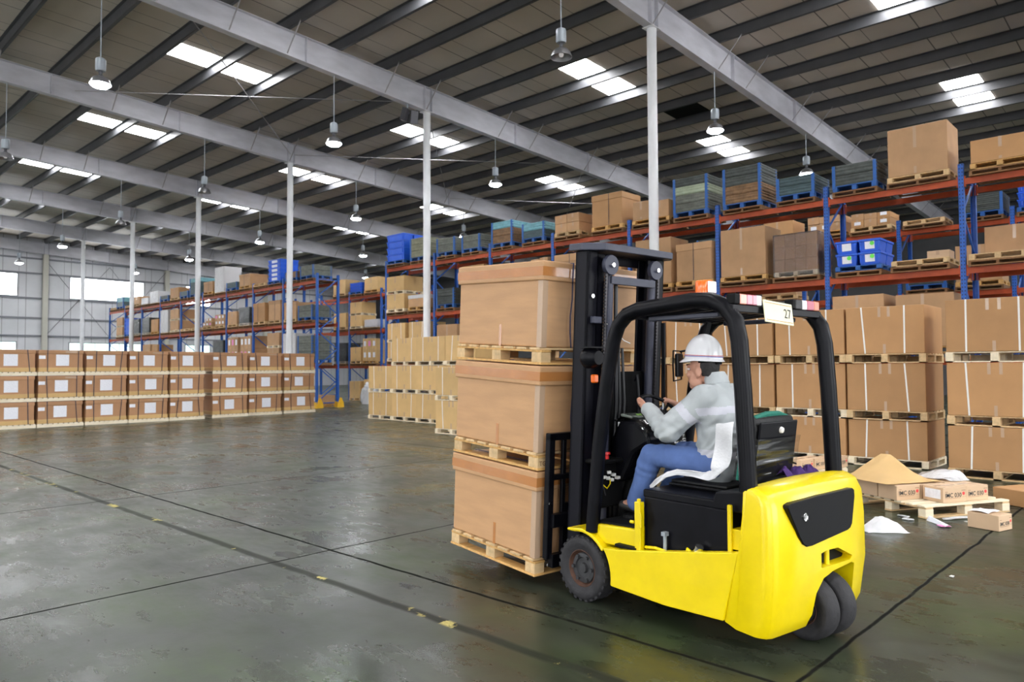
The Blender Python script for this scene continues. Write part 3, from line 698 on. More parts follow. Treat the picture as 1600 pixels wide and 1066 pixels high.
def wrapped(loc, rz, w, d, h, label, look='film', group=None, cols=2, rows=3):
    t = thing('wrapped_load', label, 'wrapped load', loc, rz, group)
    link('pallet', m_pallet(w,d,.13,'wood_pale'), t)
    bw = w/cols; bh = (h-.13)/rows
    body = 'card_brown' if look != 'dark' else 'crate_dark'
    for i in range(cols):
        for j in range(rows):
            for k in range(2):
                link('carton', m_box(0,d/2-.004,-bw/2+.003,bw/2-.003,0,bh-.004,body), t, (k*d/2,-w/2+bw*(i+.5),.13+j*bh))
    def film():
        m = MB(); e = .02; nu = 9
        pts = [(-e,-w/2-e),(d/2,-w/2-e*1.3),(d+e,-w/2-e),(d+e*1.2,0),(d+e,w/2+e),(d/2,w/2+e*1.3),(-e,w/2+e),(-e*1.2,0)]
        for (a,b) in zip(pts,pts[1:]+pts[:1]):
            def P(u,v,a=a,b=b):
                q = Vector((a[0]+(b[0]-a[0])*u, a[1]+(b[1]-a[1])*u, .03+v*(h+e-.03)))
                ed = 1 if 0 < u < 1 and 0 < v < 1 else 0
                nn = noise.noise(q*5+Vector(loc))*.018*ed
                c = Vector((d/2,0,q.z)); q += (q-c).normalized()*nn
                return q
            m.grid(P, 7, 9)
        m.add([(-e,-w/2-e,h+e),(d+e,-w/2-e,h+e),(d+e,w/2+e,h+e),(-e,w/2+e,h+e)],[(0,1,2,3)])
        return m.mesh('film','film' if look!='white' else 'film_white',smooth=60)
    link('film', film(), t)
    return t

# ------------------------------------------------------------------ pallet racks
LV = [1.80, 3.62, 5.42]
def rack_run(name, label, x0, ys, group, detail=True, depth=1.12, guards=()):
    t = thing(name, label, 'pallet rack', (x0, ys[0], 0), 0, group)
    top = 5.72; y00 = ys[0]
    def post():
        m = MB(); m.bb(0,.09,-.05,-.044,0,top); m.bb(0,.09,.044,.05,0,top); m.bb(0,.006,-.05,.05,0,top); m.bb(0,.09,-.06,.06,0,.012)
        return m.mesh('post','rack_slot')
    def brace():
        m = MB(); z = .25; k = 0
        while z < top-.5:
            a, b = (.07, depth-.07) if k % 2 == 0 else (depth-.07, .07)
            m.bar((a,0,z),(b,0,min(z+.75,top-.12)),.03,.04); z += .75; k += 1
        m.bar((.07,0,top-.25),(depth-.07,0,top-.25),.03,.04); m.bar((.07,0,.2),(depth-.07,0,.2),.03,.04)
        return m.mesh('brace','rack_blue')
    for i, y in enumerate(ys):
        f = link('upright_frame', cached(('post',), post), t, (0,y-y00,0))
        b = link('post', cached(('post',), post), f, (depth,0,0), (0,0,math.pi))
        link('brace', cached(('brace',depth), brace), f)
    for a, b in zip(ys[:-1], ys[1:]):
        for z in LV:
            for x, s in ((.045,0),(depth-.045,1)):
                def beam():
                    L = b-a-.10; m = MB(); m.bb(-.024,.024,-L/2,L/2,-.125,-.07); m.bb(-.024,.012,-L/2,L/2,-.07,0)
                    for e in (-1,1): m.bb(-.03,.03,e*L/2-.03,e*L/2+.03,-.17,.05)
                    return m.mesh('beam','rack_red')
                o = link('beam', cached(('beam',round(b-a,2)), beam), t, (x,(a+b)/2-y00,z), (0,0,math.pi*s))
    for gx, gy in guards:
        m = MB(); m.prism([(-.16,0),(.16,0),(.16,.08),(.05,.42),(-.05,.42),(-.16,.08)],1,-.02,.0); m.bb(-.16,-.14,0,.22,0,.25); m.bb(.14,.16,0,.22,0,.25)
        link('post_guard', m.mesh('post_guard','guard_yellow'), t, (gx,gy-y00,0))
    return t
YR = [0.82, 3.50, 6.17, 8.85, 11.5, 14.26, 16.94, 19.72, 22.50]
YL = [27.34, 30.10, 32.87, 35.62, 38.35, 41.11, 43.93, 46.75, 49.52, 52.29]
rack_run('pallet_rack', 'long blue and red pallet rack behind the stacked cartons, near the forklift', 16.9, YR, 'pallet racks', guards=())
rack_run('pallet_rack', 'far blue and red pallet rack beyond the cross aisle, behind the box wall', 16.9, YL, 'pallet racks', guards=((.05,27.10),(1.07,27.10)))
rack_run('pallet_rack', 'second-row blue and red rack seen through the gaps of the near rack', 22.3, YR[:6], 'pallet racks', detail=False)
rack_run('pallet_rack', 'second-row blue and red rack seen down the cross aisle', 22.3, YL[:5], 'pallet racks', detail=False)

# shelf loads: (rack, level, y_far, y_near, height over the beam, kind)
LOADS = [
('R',3,3.34,2.30,.70,'T'),('R',3,4.88,3.68,1.26,'T'),('R',3,6.00,5.06,.72,'Gd2'),('R',3,7.30,6.40,.68,'Gt2'),('R',3,8.65,7.65,1.15,'Gb4'),('R',3,10.05,9.05,1.15,'Gp4'),
('R',3,11.40,10.20,.75,'D'),('R',3,12.76,11.66,1.13,'L'),('R',3,14.13,13.15,.77,'S'),('R',3,15.48,14.55,.73,'Gc2'),('R',3,16.82,15.87,.96,'Gm3'),('R',3,18.27,17.38,.72,'Gg2'),('R',3,19.5,18.55,.76,'Gg2'),('R',3,21.02,20.05,.96,'Go3'),('R',3,22.36,21.30,1.23,'B4'),
('R',2,3.40,2.40,0,'P'),('R',2,5.98,5.02,.81,'B2'),('R',2,4.83,3.72,0,'PC'),('R',2,7.42,6.33,1.11,'W'),('R',2,8.76,7.54,1.41,'T'),('R',2,10.01,8.95,1.20,'L'),('R',2,11.30,10.13,1.47,'T'),('R',2,12.9,11.7,1.2,'T'),('R',2,14.15,13.1,1.37,'L'),('R',2,15.48,14.38,1.40,'S'),('R',2,16.8,15.65,1.2,'T'),('R',2,18.25,17.10,1.45,'T'),('R',2,19.6,18.65,.82,'Gd2'),('R',2,21.10,20.05,.66,'Tw'),('R',2,22.40,21.30,1.46,'C2'),
('R',1,4.78,3.63,1.34,'T'),('R',1,6.08,4.95,1.40,'T'),('R',1,7.4,6.35,0,'P'),('R',1,8.7,7.6,0,'P'),('R',1,19.59,18.50,1.36,'T'),('R',1,21.10,20.02,1.53,'C2'),('R',1,22.40,21.28,1.53,'C2'),
('L',3,28.62,27.55,.71,'Gg2'),('L',3,29.80,28.80,.54,'Gb1'),('L',3,31.40,30.25,1.23,'B5'),('L',3,32.75,31.60,.62,'P'),('L',3,34.20,33.05,.80,'L'),('L',3,35.45,34.35,.54,'Gt1'),('L',3,36.85,35.75,1.4,'WW'),('L',3,38.10,37.0,.76,'L'),('L',3,39.80,38.60,1.13,'Gc4'),('L',3,40.98,39.95,.52,'Gt1'),('L',3,42.45,41.25,.80,'T'),('L',3,43.75,42.60,.47,'Gd1'),('L',3,45.4,44.15,.79,'WW'),('L',3,46.6,45.5,.5,'WW'),('L',3,48.0,46.9,.70,'T'),('L',3,49.4,48.3,0,'P'),('L',3,50.80,49.66,.87,'Gc2'),('L',3,52.09,51.0,0,'P'),
('L',2,28.65,27.50,.79,'Gg2'),('L',2,29.95,28.85,.96,'L'),('L',2,31.40,30.28,1.14,'L'),('L',2,32.70,31.55,1.1,'L'),('L',2,34.20,33.1,1.0,'WD'),('L',2,35.5,34.45,.88,'T'),('L',2,36.9,35.75,.82,'S'),('L',2,38.2,37.05,.7,'S'),('L',2,39.6,38.5,0,'P'),('L',2,40.95,39.75,0,'P'),('L',2,42.45,41.25,1.4,'C2'),('L',2,43.75,42.65,1.4,'WW'),('L',2,45.2,44.1,.97,'T'),('L',2,46.6,45.4,1.1,'WD'),('L',2,48.1,46.95,1.1,'WD'),('L',2,49.4,48.3,1.25,'B4'),('L',2,50.80,49.7,1.35,'C2'),
('L',1,28.68,27.5,1.30,'Gg3'),('L',1,29.95,28.85,1.40,'WW'),('L',1,31.42,30.29,1.5,'C2'),('L',1,32.7,31.6,0,'P'),('L',1,34.15,33.0,1.45,'S'),('L',1,35.45,34.3,1.45,'S'),('L',1,37.0,35.8,1.3,'WD'),('L',1,44.9,44.05,1.3,'T'),('L',1,46.6,45.2,1.35,'T'),
('Q',3,3.40,2.3,.81,'B3'),('Q',3,4.6,3.68,.72,'Gd3'),('Q',3,6.05,5.0,0,'P'),('Q',3,7.46,6.34,.66,'S'),('Q',3,8.7,7.6,.73,'S'),('Q',3,10.1,9.1,.74,'T'),('Q',3,12.4,11.6,.5,'Gt2'),
('Q',2,4.82,3.72,1.2,'T'),('Q',2,6.0,5.0,.6,'Gd2'),('Q',1,7.3,6.3,0,'P'),('Q',1,8.75,7.65,0,'P'),('Q',2,10.2,9.05,1.3,'T'),
('K',3,31.5,30.25,.89,'T'),('K',3,32.75,31.65,.72,'B3'),('K',3,34.3,33.1,.98,'T'),('K',2,31.5,30.35,.52,'WW'),('K',2,32.75,31.65,1.5,'C2'),('K',1,31.6,30.35,1.4,'S'),('K',1,32.75,31.75,.97,'T'),('K',0,31.55,30.45,1.1,'T'),('K',0,32.75,31.75,1.0,'T'),('K',2,34.3,33.1,1.0,'T'),('K',1,34.3,33.1,1.2,'WD'),
]
RX = {'R':16.86,'L':16.86,'Q':22.26,'K':22.26}
RN = {'R':'near rack','L':'far rack','Q':'back rack','K':'cross-aisle rack'}
LN = {3:'top shelf',2:'middle shelf',1:'lower shelf',0:'floor'}
GC = {'d':['crate_dark'],'t':['crate_teal'],'g':['crate_grey'],'o':['crate_olive'],'c':['crate_teal','crate_cyan'],'m':['crate_brown','crate_brown','crate_cyan'],'b':['crate_brown','crate_brown','crate_dark','crate_dark'],'p':['crate_grey','crate_grey','crate_mint','crate_dark']}
GL = {'d':'dark','t':'dark teal','g':'grey','o':'olive grey','c':'teal-topped','m':'brown pale-topped','b':'brown and black','p':'grey and pale green'}
LOADS = [list(l) for l in LOADS]
from collections import defaultdict
shelf = defaultdict(list)
for l in LOADS: shelf[(l[0],l[1])].append(l)
CARDS = ['card_mix','card_mix','card_brown']
for (rk, lv), ls in shelf.items():
    ls.sort(key=lambda l: (l[2]+l[3]))
    for i, (_, _, ya, yb, h, kd) in enumerate(ls):
        rng = random.Random(int(ya*100)+lv*7)
        x = RX[rk]+rng.uniform(-.05,.03); yc = (ya+yb)/2; w = min(ya-yb, 1.24); z = (LV[lv-1] if lv else 0)+.003
        RS = '%s %s' % (RN[rk], LN[lv])
        W = ', %s load from near end, %s' % (ORD[i], RS)
        gp = '%s loads of the %s' % (LN[lv], RN[rk])
        if lv:
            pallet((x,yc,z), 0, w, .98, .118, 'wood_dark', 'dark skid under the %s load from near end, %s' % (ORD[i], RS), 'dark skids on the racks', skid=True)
            z += .12; h = h-.12
        def own_pallet(hh=.125, mt=None, lab='wooden pallet directly under'):
            mt = mt or rng.choice(['wood_light','wood_warm','wood_light'])
            pallet((x+.01,yc,z), 0, w*.97, .95, hh, mt, '%s the %s load from near end, %s' % (lab, ORD[i], RS), 'load pallets on the racks')
            return hh+.002
        cm = rng.choice(CARDS) if rk != 'K' else 'card_kraft'
        if kd in ('T','Tw','L'):
            p = own_pallet()
            look = {'T':'plain brown carton','L':'lidded brown carton with a dark strap','Tw':'carton wrapped in white film'}[kd]
            c = carton((x+.02,yc,z+p), 0, w*.94, .9, max(.3,h-p), 'L' if kd=='L' else 'T', cm, look+W, gp, rng)
            if kd == 'Tw':
                m = MB(); ww = w*.94; hh = h-p; m.bb(-.012,.92,-ww/2-.012,ww/2+.012,hh*.72,hh+.014); link('white_film', m.mesh('white_film','film_white',bevel=.01), c)
        elif kd == 'D':
            p = own_pallet()
            for s, q in ((-1,'left'),(1,'right')):
                carton((x+.02,yc-s*w*.25,z+p), 0, w*.44, .85, h-p-(.0 if s<0 else .06), 'T', 'card_mix', '%s carton of the pair%s' % (q, W), gp, rng)
        elif kd == 'S':
            p = own_pallet(); n = 3 if w > 1.0 else 2; bh = (h-p)/2
            names = ['left','middle','right'] if n == 3 else ['left','right']
            for r in range(2):
                for c in range(n):
                    if r == 1 and c == 0 and rng.random() < .35: continue
                    bw = w*.94/n
                    o = carton((x+.02+rng.uniform(0,.02),yc+w*.47-bw*(c+.5),z+p+r*(bh+.002)), 0, bw-.008, .85, bh-.004-(rng.uniform(0,.05) if r else 0), 'T', cm if rng.random()<.7 else 'card_mix', '%s %s carton of the small-carton stack%s' % (('lower','upper')[r], names[c], W), gp, rng)
                    if rk in ('K','L') or (rk == 'Q' and rng.random() < .6):
                        m = MB(); m.bb(-.004,-.0005,-bw*.25,bw*.25,bh*.3,bh*.75); link('paper_label', m.mesh('paper_label', 'paper' if rng.random()<.85 else 'paper_pink'), o)
        elif kd == 'C2':
            hh = h/2; zz = z
            for r, q in enumerate(('lower','upper')):
                pallet((x+.01,yc,zz), 0, w*.97, .95, .115, 'wood_pale', '%s pale pallet of the two-carton pile%s' % (q, W), 'load pallets on the racks')
                carton((x+.02,yc,zz+.117), 0, w*.94, .9, hh-.12, 'S2' if rk=='R' and lv==1 else 'T', 'card_kraft' if rk in 'RK' else 'card_mix', '%s carton of the two-carton pile%s' % (q, W), gp, rng); zz += hh
        elif kd[0] == 'G':
            n = int(kd[2]); cols = GC[kd[1]]; cols = cols[:n] if len(cols) >= n else [cols[0]]*(n-len(cols))+cols
            crate((x,yc,z), 0, w, .95, cols, '%s %s-tier collapsible crate%s' % (GL[kd[1]], {1:'one',2:'two',3:'three',4:'four'}[n], W), hh=(h-.14)/n, group=gp)
        elif kd[0] == 'B':
            n = int(kd[1])
            pallet((x,yc,z), 0, w, .95, .12, 'crate_blue', 'blue pallet under the bins'+W, 'load pallets on the racks')
            bh = (h-.13)/n; nc = 2 if w < 1.0 and n == 2 else 1
            tier = ['lowest','second','third','fourth','topmost'] if n == 5 else (['lowest','second','third','topmost'] if n == 4 else (['lowest','middle','topmost'] if n == 3 else ['lower','upper']))
            for r in range(n):
                for c in range(nc):
                    for dd in range(2):
                        bw = w/nc
                        plastic_bin((x+dd*.475,yc+w/2-bw*(c+.5),z+.123+r*(bh+.001)), 0, bw-.01, .465, bh-.002, '%s %s%s blue bin%s' % (tier[r], ('left ','right ')[c] if nc == 2 else '', ('front','back')[dd], W), lab=(dd==0 and (n<=2 or n==5)), dot=(n==2 and not (c==0 and r==1)), group=gp)
        elif kd[0] == 'W':
            look = {'W':'film','WW':'white','WD':'dark'}[kd]
            wrapped((x+.03,yc,z), 0, w*.92, .88, h, {'W':'clear-wrapped stack of cartons','WW':'white-wrapped load','WD':'dark wrapped load'}[kd]+W, look, gp, cols=4 if kd=='W' else 2, rows=3)
        elif kd in ('P','PC'):
            pallet((x+.01,yc,z), 0, w*.97, .95, .125, 'wood_light', 'empty light pallet'+W, 'load pallets on the racks')
            if kd == 'PC': carton((x+.45,yc-.25,z+.127), 0, .42, .4, .2, 'T', 'card_pale', 'small carton on an empty pallet'+W, gp, rng)
carton((17.6,2.75,3.62+.12+.13), 0, 1.0, .3, .62, 'T', 'card_mix', 'carton behind the empty pallet on the near rack middle shelf, right edge', None)

# ------------------------------------------------------------------ big carton stacks in front of the near rack (three units high, white straps)
STK = [('A',13.0,3.235,4.465,1.1),('B',13.0,4.475,5.715,1.1),('C',13.0,5.73,6.945,1.1),('D',13.02,6.96,8.0,1.1),('E',12.75,8.10,9.3,1.1),('F',12.5,1.60,2.86,1.1)]
SD = {'A':'stack behind the loose pallet','B':'second stack left of the dark gap','C':'third stack left of the dark gap','D':"stack behind the driver's helmet",'E':'stack seen between mast and mirror','F':'rightmost stack, right of the dark gap'}
ZS = [(0,.135,.745),(.765,.15,.75),(1.70,.155,.775)]
for sn, x, y0, y1, d in STK:
    for r, (z, ph, bh) in enumerate(ZS):
        rng = random.Random(ord(sn)*10+r); q = ('bottom','middle','top')[r]; dx = rng.uniform(-.02,.03)
        pallet((x+dx,(y0+y1)/2,z+.002), 0, y1-y0-.005, d, ph, 'wood_light' if rng.random()<.6 else 'wood_pale', 'light pallet under the %s carton of the %s' % (q, SD[sn]), 'pallets of the strapped carton stacks', back=True)
        bh2 = (ZS[r+1][0] if r < 2 else 2.64)-z-ph-.009
        carton((x+dx+rng.uniform(0,.02),(y0+y1)/2,z+ph+.003), 0, y1-y0-.03, d-.03, bh2, 'S2', 'card_brown', '%s white-strapped carton of the %s' % (q, SD[sn]), 'white-strapped brown cartons', rng)

# kraft carton stacks by the cross aisle
MID = [('first',14.55,20.34,19.04,2),('second',14.5,19.02,17.70,3),('third',14.4,17.68,16.30,3),('fourth',14.35,16.28,14.95,3)]
for sn, x, ya, yb, n in MID:
    for r in range(n):
        rng = random.Random(int(x*100)+r*3+int(ya*10)); q = ('bottom','middle','top')[r]; z = .87*r
        pallet((x,(ya+yb)/2,z+.002), 0, ya-yb-.01, 1.1, .13, 'wood_pale', 'pale pallet under the %s carton of the %s kraft stack from the cross aisle' % (q, sn), 'pallets of the kraft stacks', back=True)
        carton((x+.01,(ya+yb)/2,z+.134), 0, ya-yb-.04, 1.06, .729, 'S2', 'card_kraft', '%s carton of the %s kraft stack from the cross aisle' % (q, sn), 'kraft cartons with white straps', rng)
for r in range(2):
    q = ('lower','upper')[r]; z = .84*r; rng = random.Random(55+r)
    pallet((12.3,13.72,z+.002), 0, 1.2, 1.0, .13, 'wood_pale', 'pale pallet under the %s carton of the two-high kraft stack behind the load' % q, 'pallets of the kraft stacks')
    carton((12.31,13.72,z+.134), 0, 1.17, .97, .702, 'S2', 'card_kraft', '%s carton of the two-high kraft stack standing forward, behind the load' % q, 'kraft cartons with white straps', rng)

# ------------------------------------------------------------------ wall of labelled cartons (faces the near wall)
WS = [(4.74,6.00,24.42),(6.02,7.23,24.40),(7.25,8.45,24.38),(8.47,9.69,24.36),(9.71,10.86,24.36),(11.22,12.52,24.62),(12.62,13.92,24.78),(14.05,15.38,24.9)]
WO = ['leftmost','second','third','fourth','fifth','sixth','seventh','rightmost']
for i, (xa, xb, y) in enumerate(WS):
    for r in range(3):
        rng = random.Random(i*10+r); q = ('bottom','middle','top')[r]; z = .748*r; w = xb-xa; dx = rng.uniform(-.007,.007)
        so = ('%s stack' % WO[i]) if i in (0,7) else ('%s stack from the left' % WO[i])
        pallet(((xa+xb)/2+dx,y,z+.002), R(90), w-.004, 1.1, .105, 'wood_cream', 'pale pallet under the %s carton of the box wall, %s' % (q, so), 'pallets of the labelled box wall')
        t = thing('labelled_carton', '%s carton of the labelled box wall, %s' % (q, so), 'carton', ((xa+xb)/2+dx,y+.015,z+.11), R(90), 'labelled cartons of the box wall')
        h = .622
        link('carton_body', m_box(0,1.06,-w/2+.05,w/2-.03,0,h,'card_wall'), t)
        link('lid', m_box(-.014,1.07,-w/2+.036,w/2-.016,h-.10,h+.006,'card_wall',name='lid'), t)
        link('skirt', m_box(-.012,1.07,-w/2+.038,w/2-.018,0,.12,'card_kraft',name='skirt'), t)
        for f in (.29,-.33):
            a = f*w+rng.uniform(-.04,.04); b = f*w+rng.uniform(-.04,.04)
            link('strap', m_strap(a,b,1.06,h+.006,'strap_black',.022,lid=.015), t)
        ly = rng.uniform(-.05,.03)*w
        m = MB(); m.bb(-.004,-.0005,ly-.17,ly+.17,.17,.50); link('paper_label', m.mesh('paper_label','paper'), t)
        m = MB(); m.bb(-.004,-.0005,w*.34,w*.48,.37,.47); link('address_label', m.mesh('address_label','paper'), t)
        if rng.random() < .5:
            m = MB(); m.bb(-.018,-.0145,-w*.33,-w*.08,h-.07,h-.02); link('tape', m.mesh('tape','tape_clear'), t)

# cross aisle floor items
o = carton((17.3,28.15,.13), R(0), .8, .8, .38, 'T', 'card_mix', 'low carton with paper and orange labels under the far rack end frame', None)
m = MB(); m.bb(-.004,-.0005,-.1,.12,.12,.3); link('paper_label', m.mesh('paper_label','paper'), o)
m = MB(); m.bb(-.004,-.0005,-.36,-.2,.1,.34); link('orange_label', m.mesh('orange_label','orange_lens'), o)
pallet((17.28,28.15,.002), 0, .9, .9, .12, 'wood_warm', 'pallet under the low carton below the far rack end frame', None)
def bag(name, label, cat, loc, rx, ry, rz, mt, seed, sag=.3, group=None):
    m = MB()
    def P(u, v):
        th = u*2*math.pi; ph = v*math.pi/2
        r = math.cos(ph)
        p = Vector((math.cos(th)*r*rx, math.sin(th)*r*ry, math.sin(ph)*rz))
        nz = noise.noise(Vector((math.cos(th)*2.2+seed, math.sin(th)*2.2, v*2.5)))+.5*noise.noise(Vector((math.cos(th)*6+seed, math.sin(th)*6, v*5)))
        k = 1+sag*nz
        return Vector((p.x*k, p.y*k, max(.003, p.z*k)))
    m.grid(P, 29, 10)
    o = link(name, m.mesh(name, mt, smooth=35), None, loc)
    return tag(o, label, cat, group)
bag('plastic_bag', 'tall clear plastic bag slumped on the floor at the cross aisle', 'plastic bag', (20.6,28.6,.003), .45, .5, .95, 'film_white', 3.1)
# ------------------------------------------------------------------ forklift: local x = across (near side negative), y = forwards, z up
TH = R(7.0)
FT = Matrix.Translation((4.70,3.24,0)) @ Matrix.Rotation(-TH,4,'Z')
fk = thing('forklift', 'yellow three-wheel electric forklift with black mast carrying stacked cartons', 'forklift', matrix=FT)
def part(name, mb, mt, par=fk, loc=(0,0,0), rot=(0,0,0), **k): return link(name, mb.mesh(name, mt, **k), par, loc, rot)
def boolcut(me, cutters, mats):
    """subtract cutter meshes"""
    ob = bpy.data.objects.new('cut_body', me); COL.objects.link(ob); cs = []
    for c in cutters:
        co = bpy.data.objects.new('cut_tool', c); COL.objects.link(co); cs.append(co)
        md = ob.modifiers.new('b','BOOLEAN'); md.object = co; md.operation = 'DIFFERENCE'; md.solver = 'EXACT'
    dg = bpy.context.evaluated_depsgraph_get(); out = bpy.data.meshes.new_from_object(ob.evaluated_get(dg))
    for o in [ob]+cs: bpy.data.objects.remove(o)
    out.materials.clear()
    for m in mats: out.materials.append(MATS[m])
    return out

# chassis side panels with wheel arch
def arch(cx, cz, r, a0, a1, n=8): return [(cx+r*math.cos(R(a0+(a1-a0)*i/n)), cz+r*math.sin(R(a0+(a1-a0)*i/n))) for i in range(n+1)]
for s in (-1,1):
    m = MB()
    poly = [(-1.335,.585),(-1.225,.17),(-.80,.155),(-.345,.175)]+arch(-.04,.225,.30,188,140,6)+[(-.40,.43),(-.70,.475)]
    m.prism(poly, 0, s*.56, s*.50); part('side_panel', m, 'fork_yellow', bevel=.012, seg=2)
m = MB(); m.prism([(-1.32,.50),(-1.22,.18),(-.36,.18),(-.36,.40),(-.55,.44)],0,-.498,.498); m.bb(-.36,.36,-.36,.14,.13,.36); part('chassis', m, 'black_matte')
for s in (-1,1):
    m = MB(); m.bb(s*.5175-.0275,s*.5175+.0275,-.55,-.37,.447,.462); part('step', m, 'black_matte')
# fenders
for s in (-1,1):
    m = MB(); a = [(.085,.500)]+arch(-.04,.225,.285,78,142,8); b = [(.09,.480)]+arch(-.04,.225,.262,78,142,8)
    m.prism(a+b[::-1], 0, s*.55, s*.33); part('fender', m, 'fork_yellow', bevel=.006)
# floor hump
m = MB(); m.prism([(-.13,.49),(-.13,.555),(-.52,.575),(-.55,.57),(-.55,.445),(-.24,.43)],0,-.5,.5); part('floor_plate', m, 'fork_yellow', bevel=.012, seg=2)
m = MB(); m.bb(-.47,.47,-.51,-.15,.5695,.582); m.lathe([(0,0),(.07,0),(.065,.02),(0,.024)],16,Matrix.Translation((-.2,-.25,.582))); part('floor_mat', m, 'black_matte', rot=(R(-2.5),0,0), loc=(0,-.001,-.018))
for px in (-.02,.18):
    m = MB(); m.box((px,-.1,.66),(.07,.015,.1),Matrix.Rotation(R(-35),3,'X')); part('pedal', m, 'black_matte')
# battery compartment and hood
m = MB(); m.bb(-.475,.475,-1.235,-.565,.45,.80); part('battery_box', m, 'black_paint', bevel=.012)
m = MB(); m.prism([(-.555,.79),(-.555,.845),(-1.10,.845),(-1.12,.895),(-1.36,.925),(-1.36,.79)],0,-.47,.47); part('battery_hood', m, 'black_paint', bevel=.012, seg=2)
m = MB(); m.bb(-.535,-.49,-.585,-.535,.44,.765); m.bb(-.545,-.535,-.60,-.58,.60,.70); m.cyl((-.515,-.56,.70),(-.515,-.56,.785),.014,8); m.cyl((-.535,-.53,.63),(-.535,-.50,.63),.012,8); part('hood_latch', m, 'fork_yellow', bevel=.004)
m = MB(); m.bb(-.52,-.495,-1.26,-1.235,.55,.84); m.bb(-.50,-.40,-1.33,-1.25,.58,.70); part('rear_bracket', m, 'fork_yellow', bevel=.004)
m = MB(); m.cyl((-.50,-.76,.48),(-.50,-.76,.58),.012,8); m.bb(-.52,-.48,-.775,-.745,.575,.60); part('cable_clip', m, 'gear_grey')
m = MB(); m.tube([(-.5,-.92,.475),(-.52,-.95,.53),(-.52,-1.0,.50),(-.515,-1.02,.52)],.010,8); part('cable', m, 'fork_yellow')
m = MB(); m.cyl((-.515,-1.015,.51),(-.52,-1.04,.56),.026,14); part('cable_plug', m, 'chrome', smooth=True)
m = MB(); m.tube([(-.5,-.60,.475),(-.52,-.70,.49),(-.52,-.85,.475)],.010,8); part('cable', m, 'fork_yellow')

# counterweight
def cw():
    side = [(-1.225,.165),(-1.30,.135),(-1.50,.125),(-1.535,.20),(-1.565,.45),(-1.565,.72),(-1.555,.86),(-1.52,.935),(-1.46,.965),(-1.385,.965),(-1.365,.93),(-1.36,.80),(-1.335,.585)]
    st = [(-.565,.085,.03),(-.562,.055,.016),(-.545,.022,.006),(-.51,.004,.0),(-.25,-.012,-.012),(.0,-.018,-.016),(.25,-.012,-.012),(.51,.004,.0),(.545,.022,.006),(.562,.055,.016),(.565,.085,.03)]
    m = MB(); n = len(side); vs = []
    for x, ins, dz in st:
        for i, (y, z) in enumerate(side):
            k = 1.0 if 2 <= i <= 8 else 0.0
            t = .05*max(0,(z-.55)/.4) if abs(x) > .4 else 0     # top draws in a little
            vs.append((x*(1-.10*max(0,(.45-z)/.45)*.6)-math.copysign(t*.3,x), y+ins*k, z-(dz if i in (7,8,9) else 0)))
    fs = []
    for a in range(len(st)-1):
        for i in range(n): fs.append((a*n+i, a*n+(i+1)%n, (a+1)*n+(i+1)%n, (a+1)*n+i))
    fs += [tuple(range(n)), tuple((len(st)-1)*n+i for i in range(n-1,-1,-1))]
    m.add(vs, fs); body = m.mesh('cw','fork_yellow',bevel=.014,seg=2)
    c1 = MB(); c1.prism([(-.16,-.05),(-.155,.16),(-.12,.32),(-.05,.40),(.06,.425),(.30,.435),(.345,.42),(.35,.30),(.37,-.05)],1,-1.75,-1.1)
    c2 = MB(); c2.prism([(-.085,.465),(-.085,.55),(-.02,.56),(.12,.553),(.31,.475),(.28,.455)],1,-1.75,-1.50)
    return boolcut(body, [c1.mesh('c1','fork_yellow'), c2.mesh('c2','fork_yellow')], ['fork_yellow'])
cwm = cw(); 
for p in cwm.polygons: p.use_smooth = True
try: cwm.set_sharp_from_angle(angle=R(38))
except Exception: pass
cwo = link('counterweight', cwm, fk)
m = MB(); m.prism([(-.452,.862),(-.44,.874),(-.40,.882),(-.1,.892),(.31,.892),(.33,.88),(.335,.84),(.295,.675),(.27,.65),(.24,.642),(-.19,.612),(-.25,.615),(-.29,.635),(-.33,.68)],1,-1.586,-1.54); part('rear_panel', m, 'panel_black', cwo, bevel=.004)
m = MB(); m.lathe([(0,.006),(.012,.006),(.014,.0),(.022,.0),(.024,.004),(.024,0)],16,Matrix.Translation((-.27,-1.587,.79)) @ Matrix.Rotation(R(90),4,'X')); part('lock', m, 'chrome', cwo)
m = MB(); m.cyl((.045,-1.545,.45),(.045,-1.545,.57),.016,12); part('tow_pin', m, 'fork_yellow', cwo, smooth=True)
m = MB(); m.bb(-.08,.30,-1.515,-1.502,.46,.555); part('tow_pocket', m, 'black_matte', cwo)
m = MB(); m.bb(-.155,.355,-1.30,-1.28,.12,.43); part('axle_plate', m, 'black_matte')

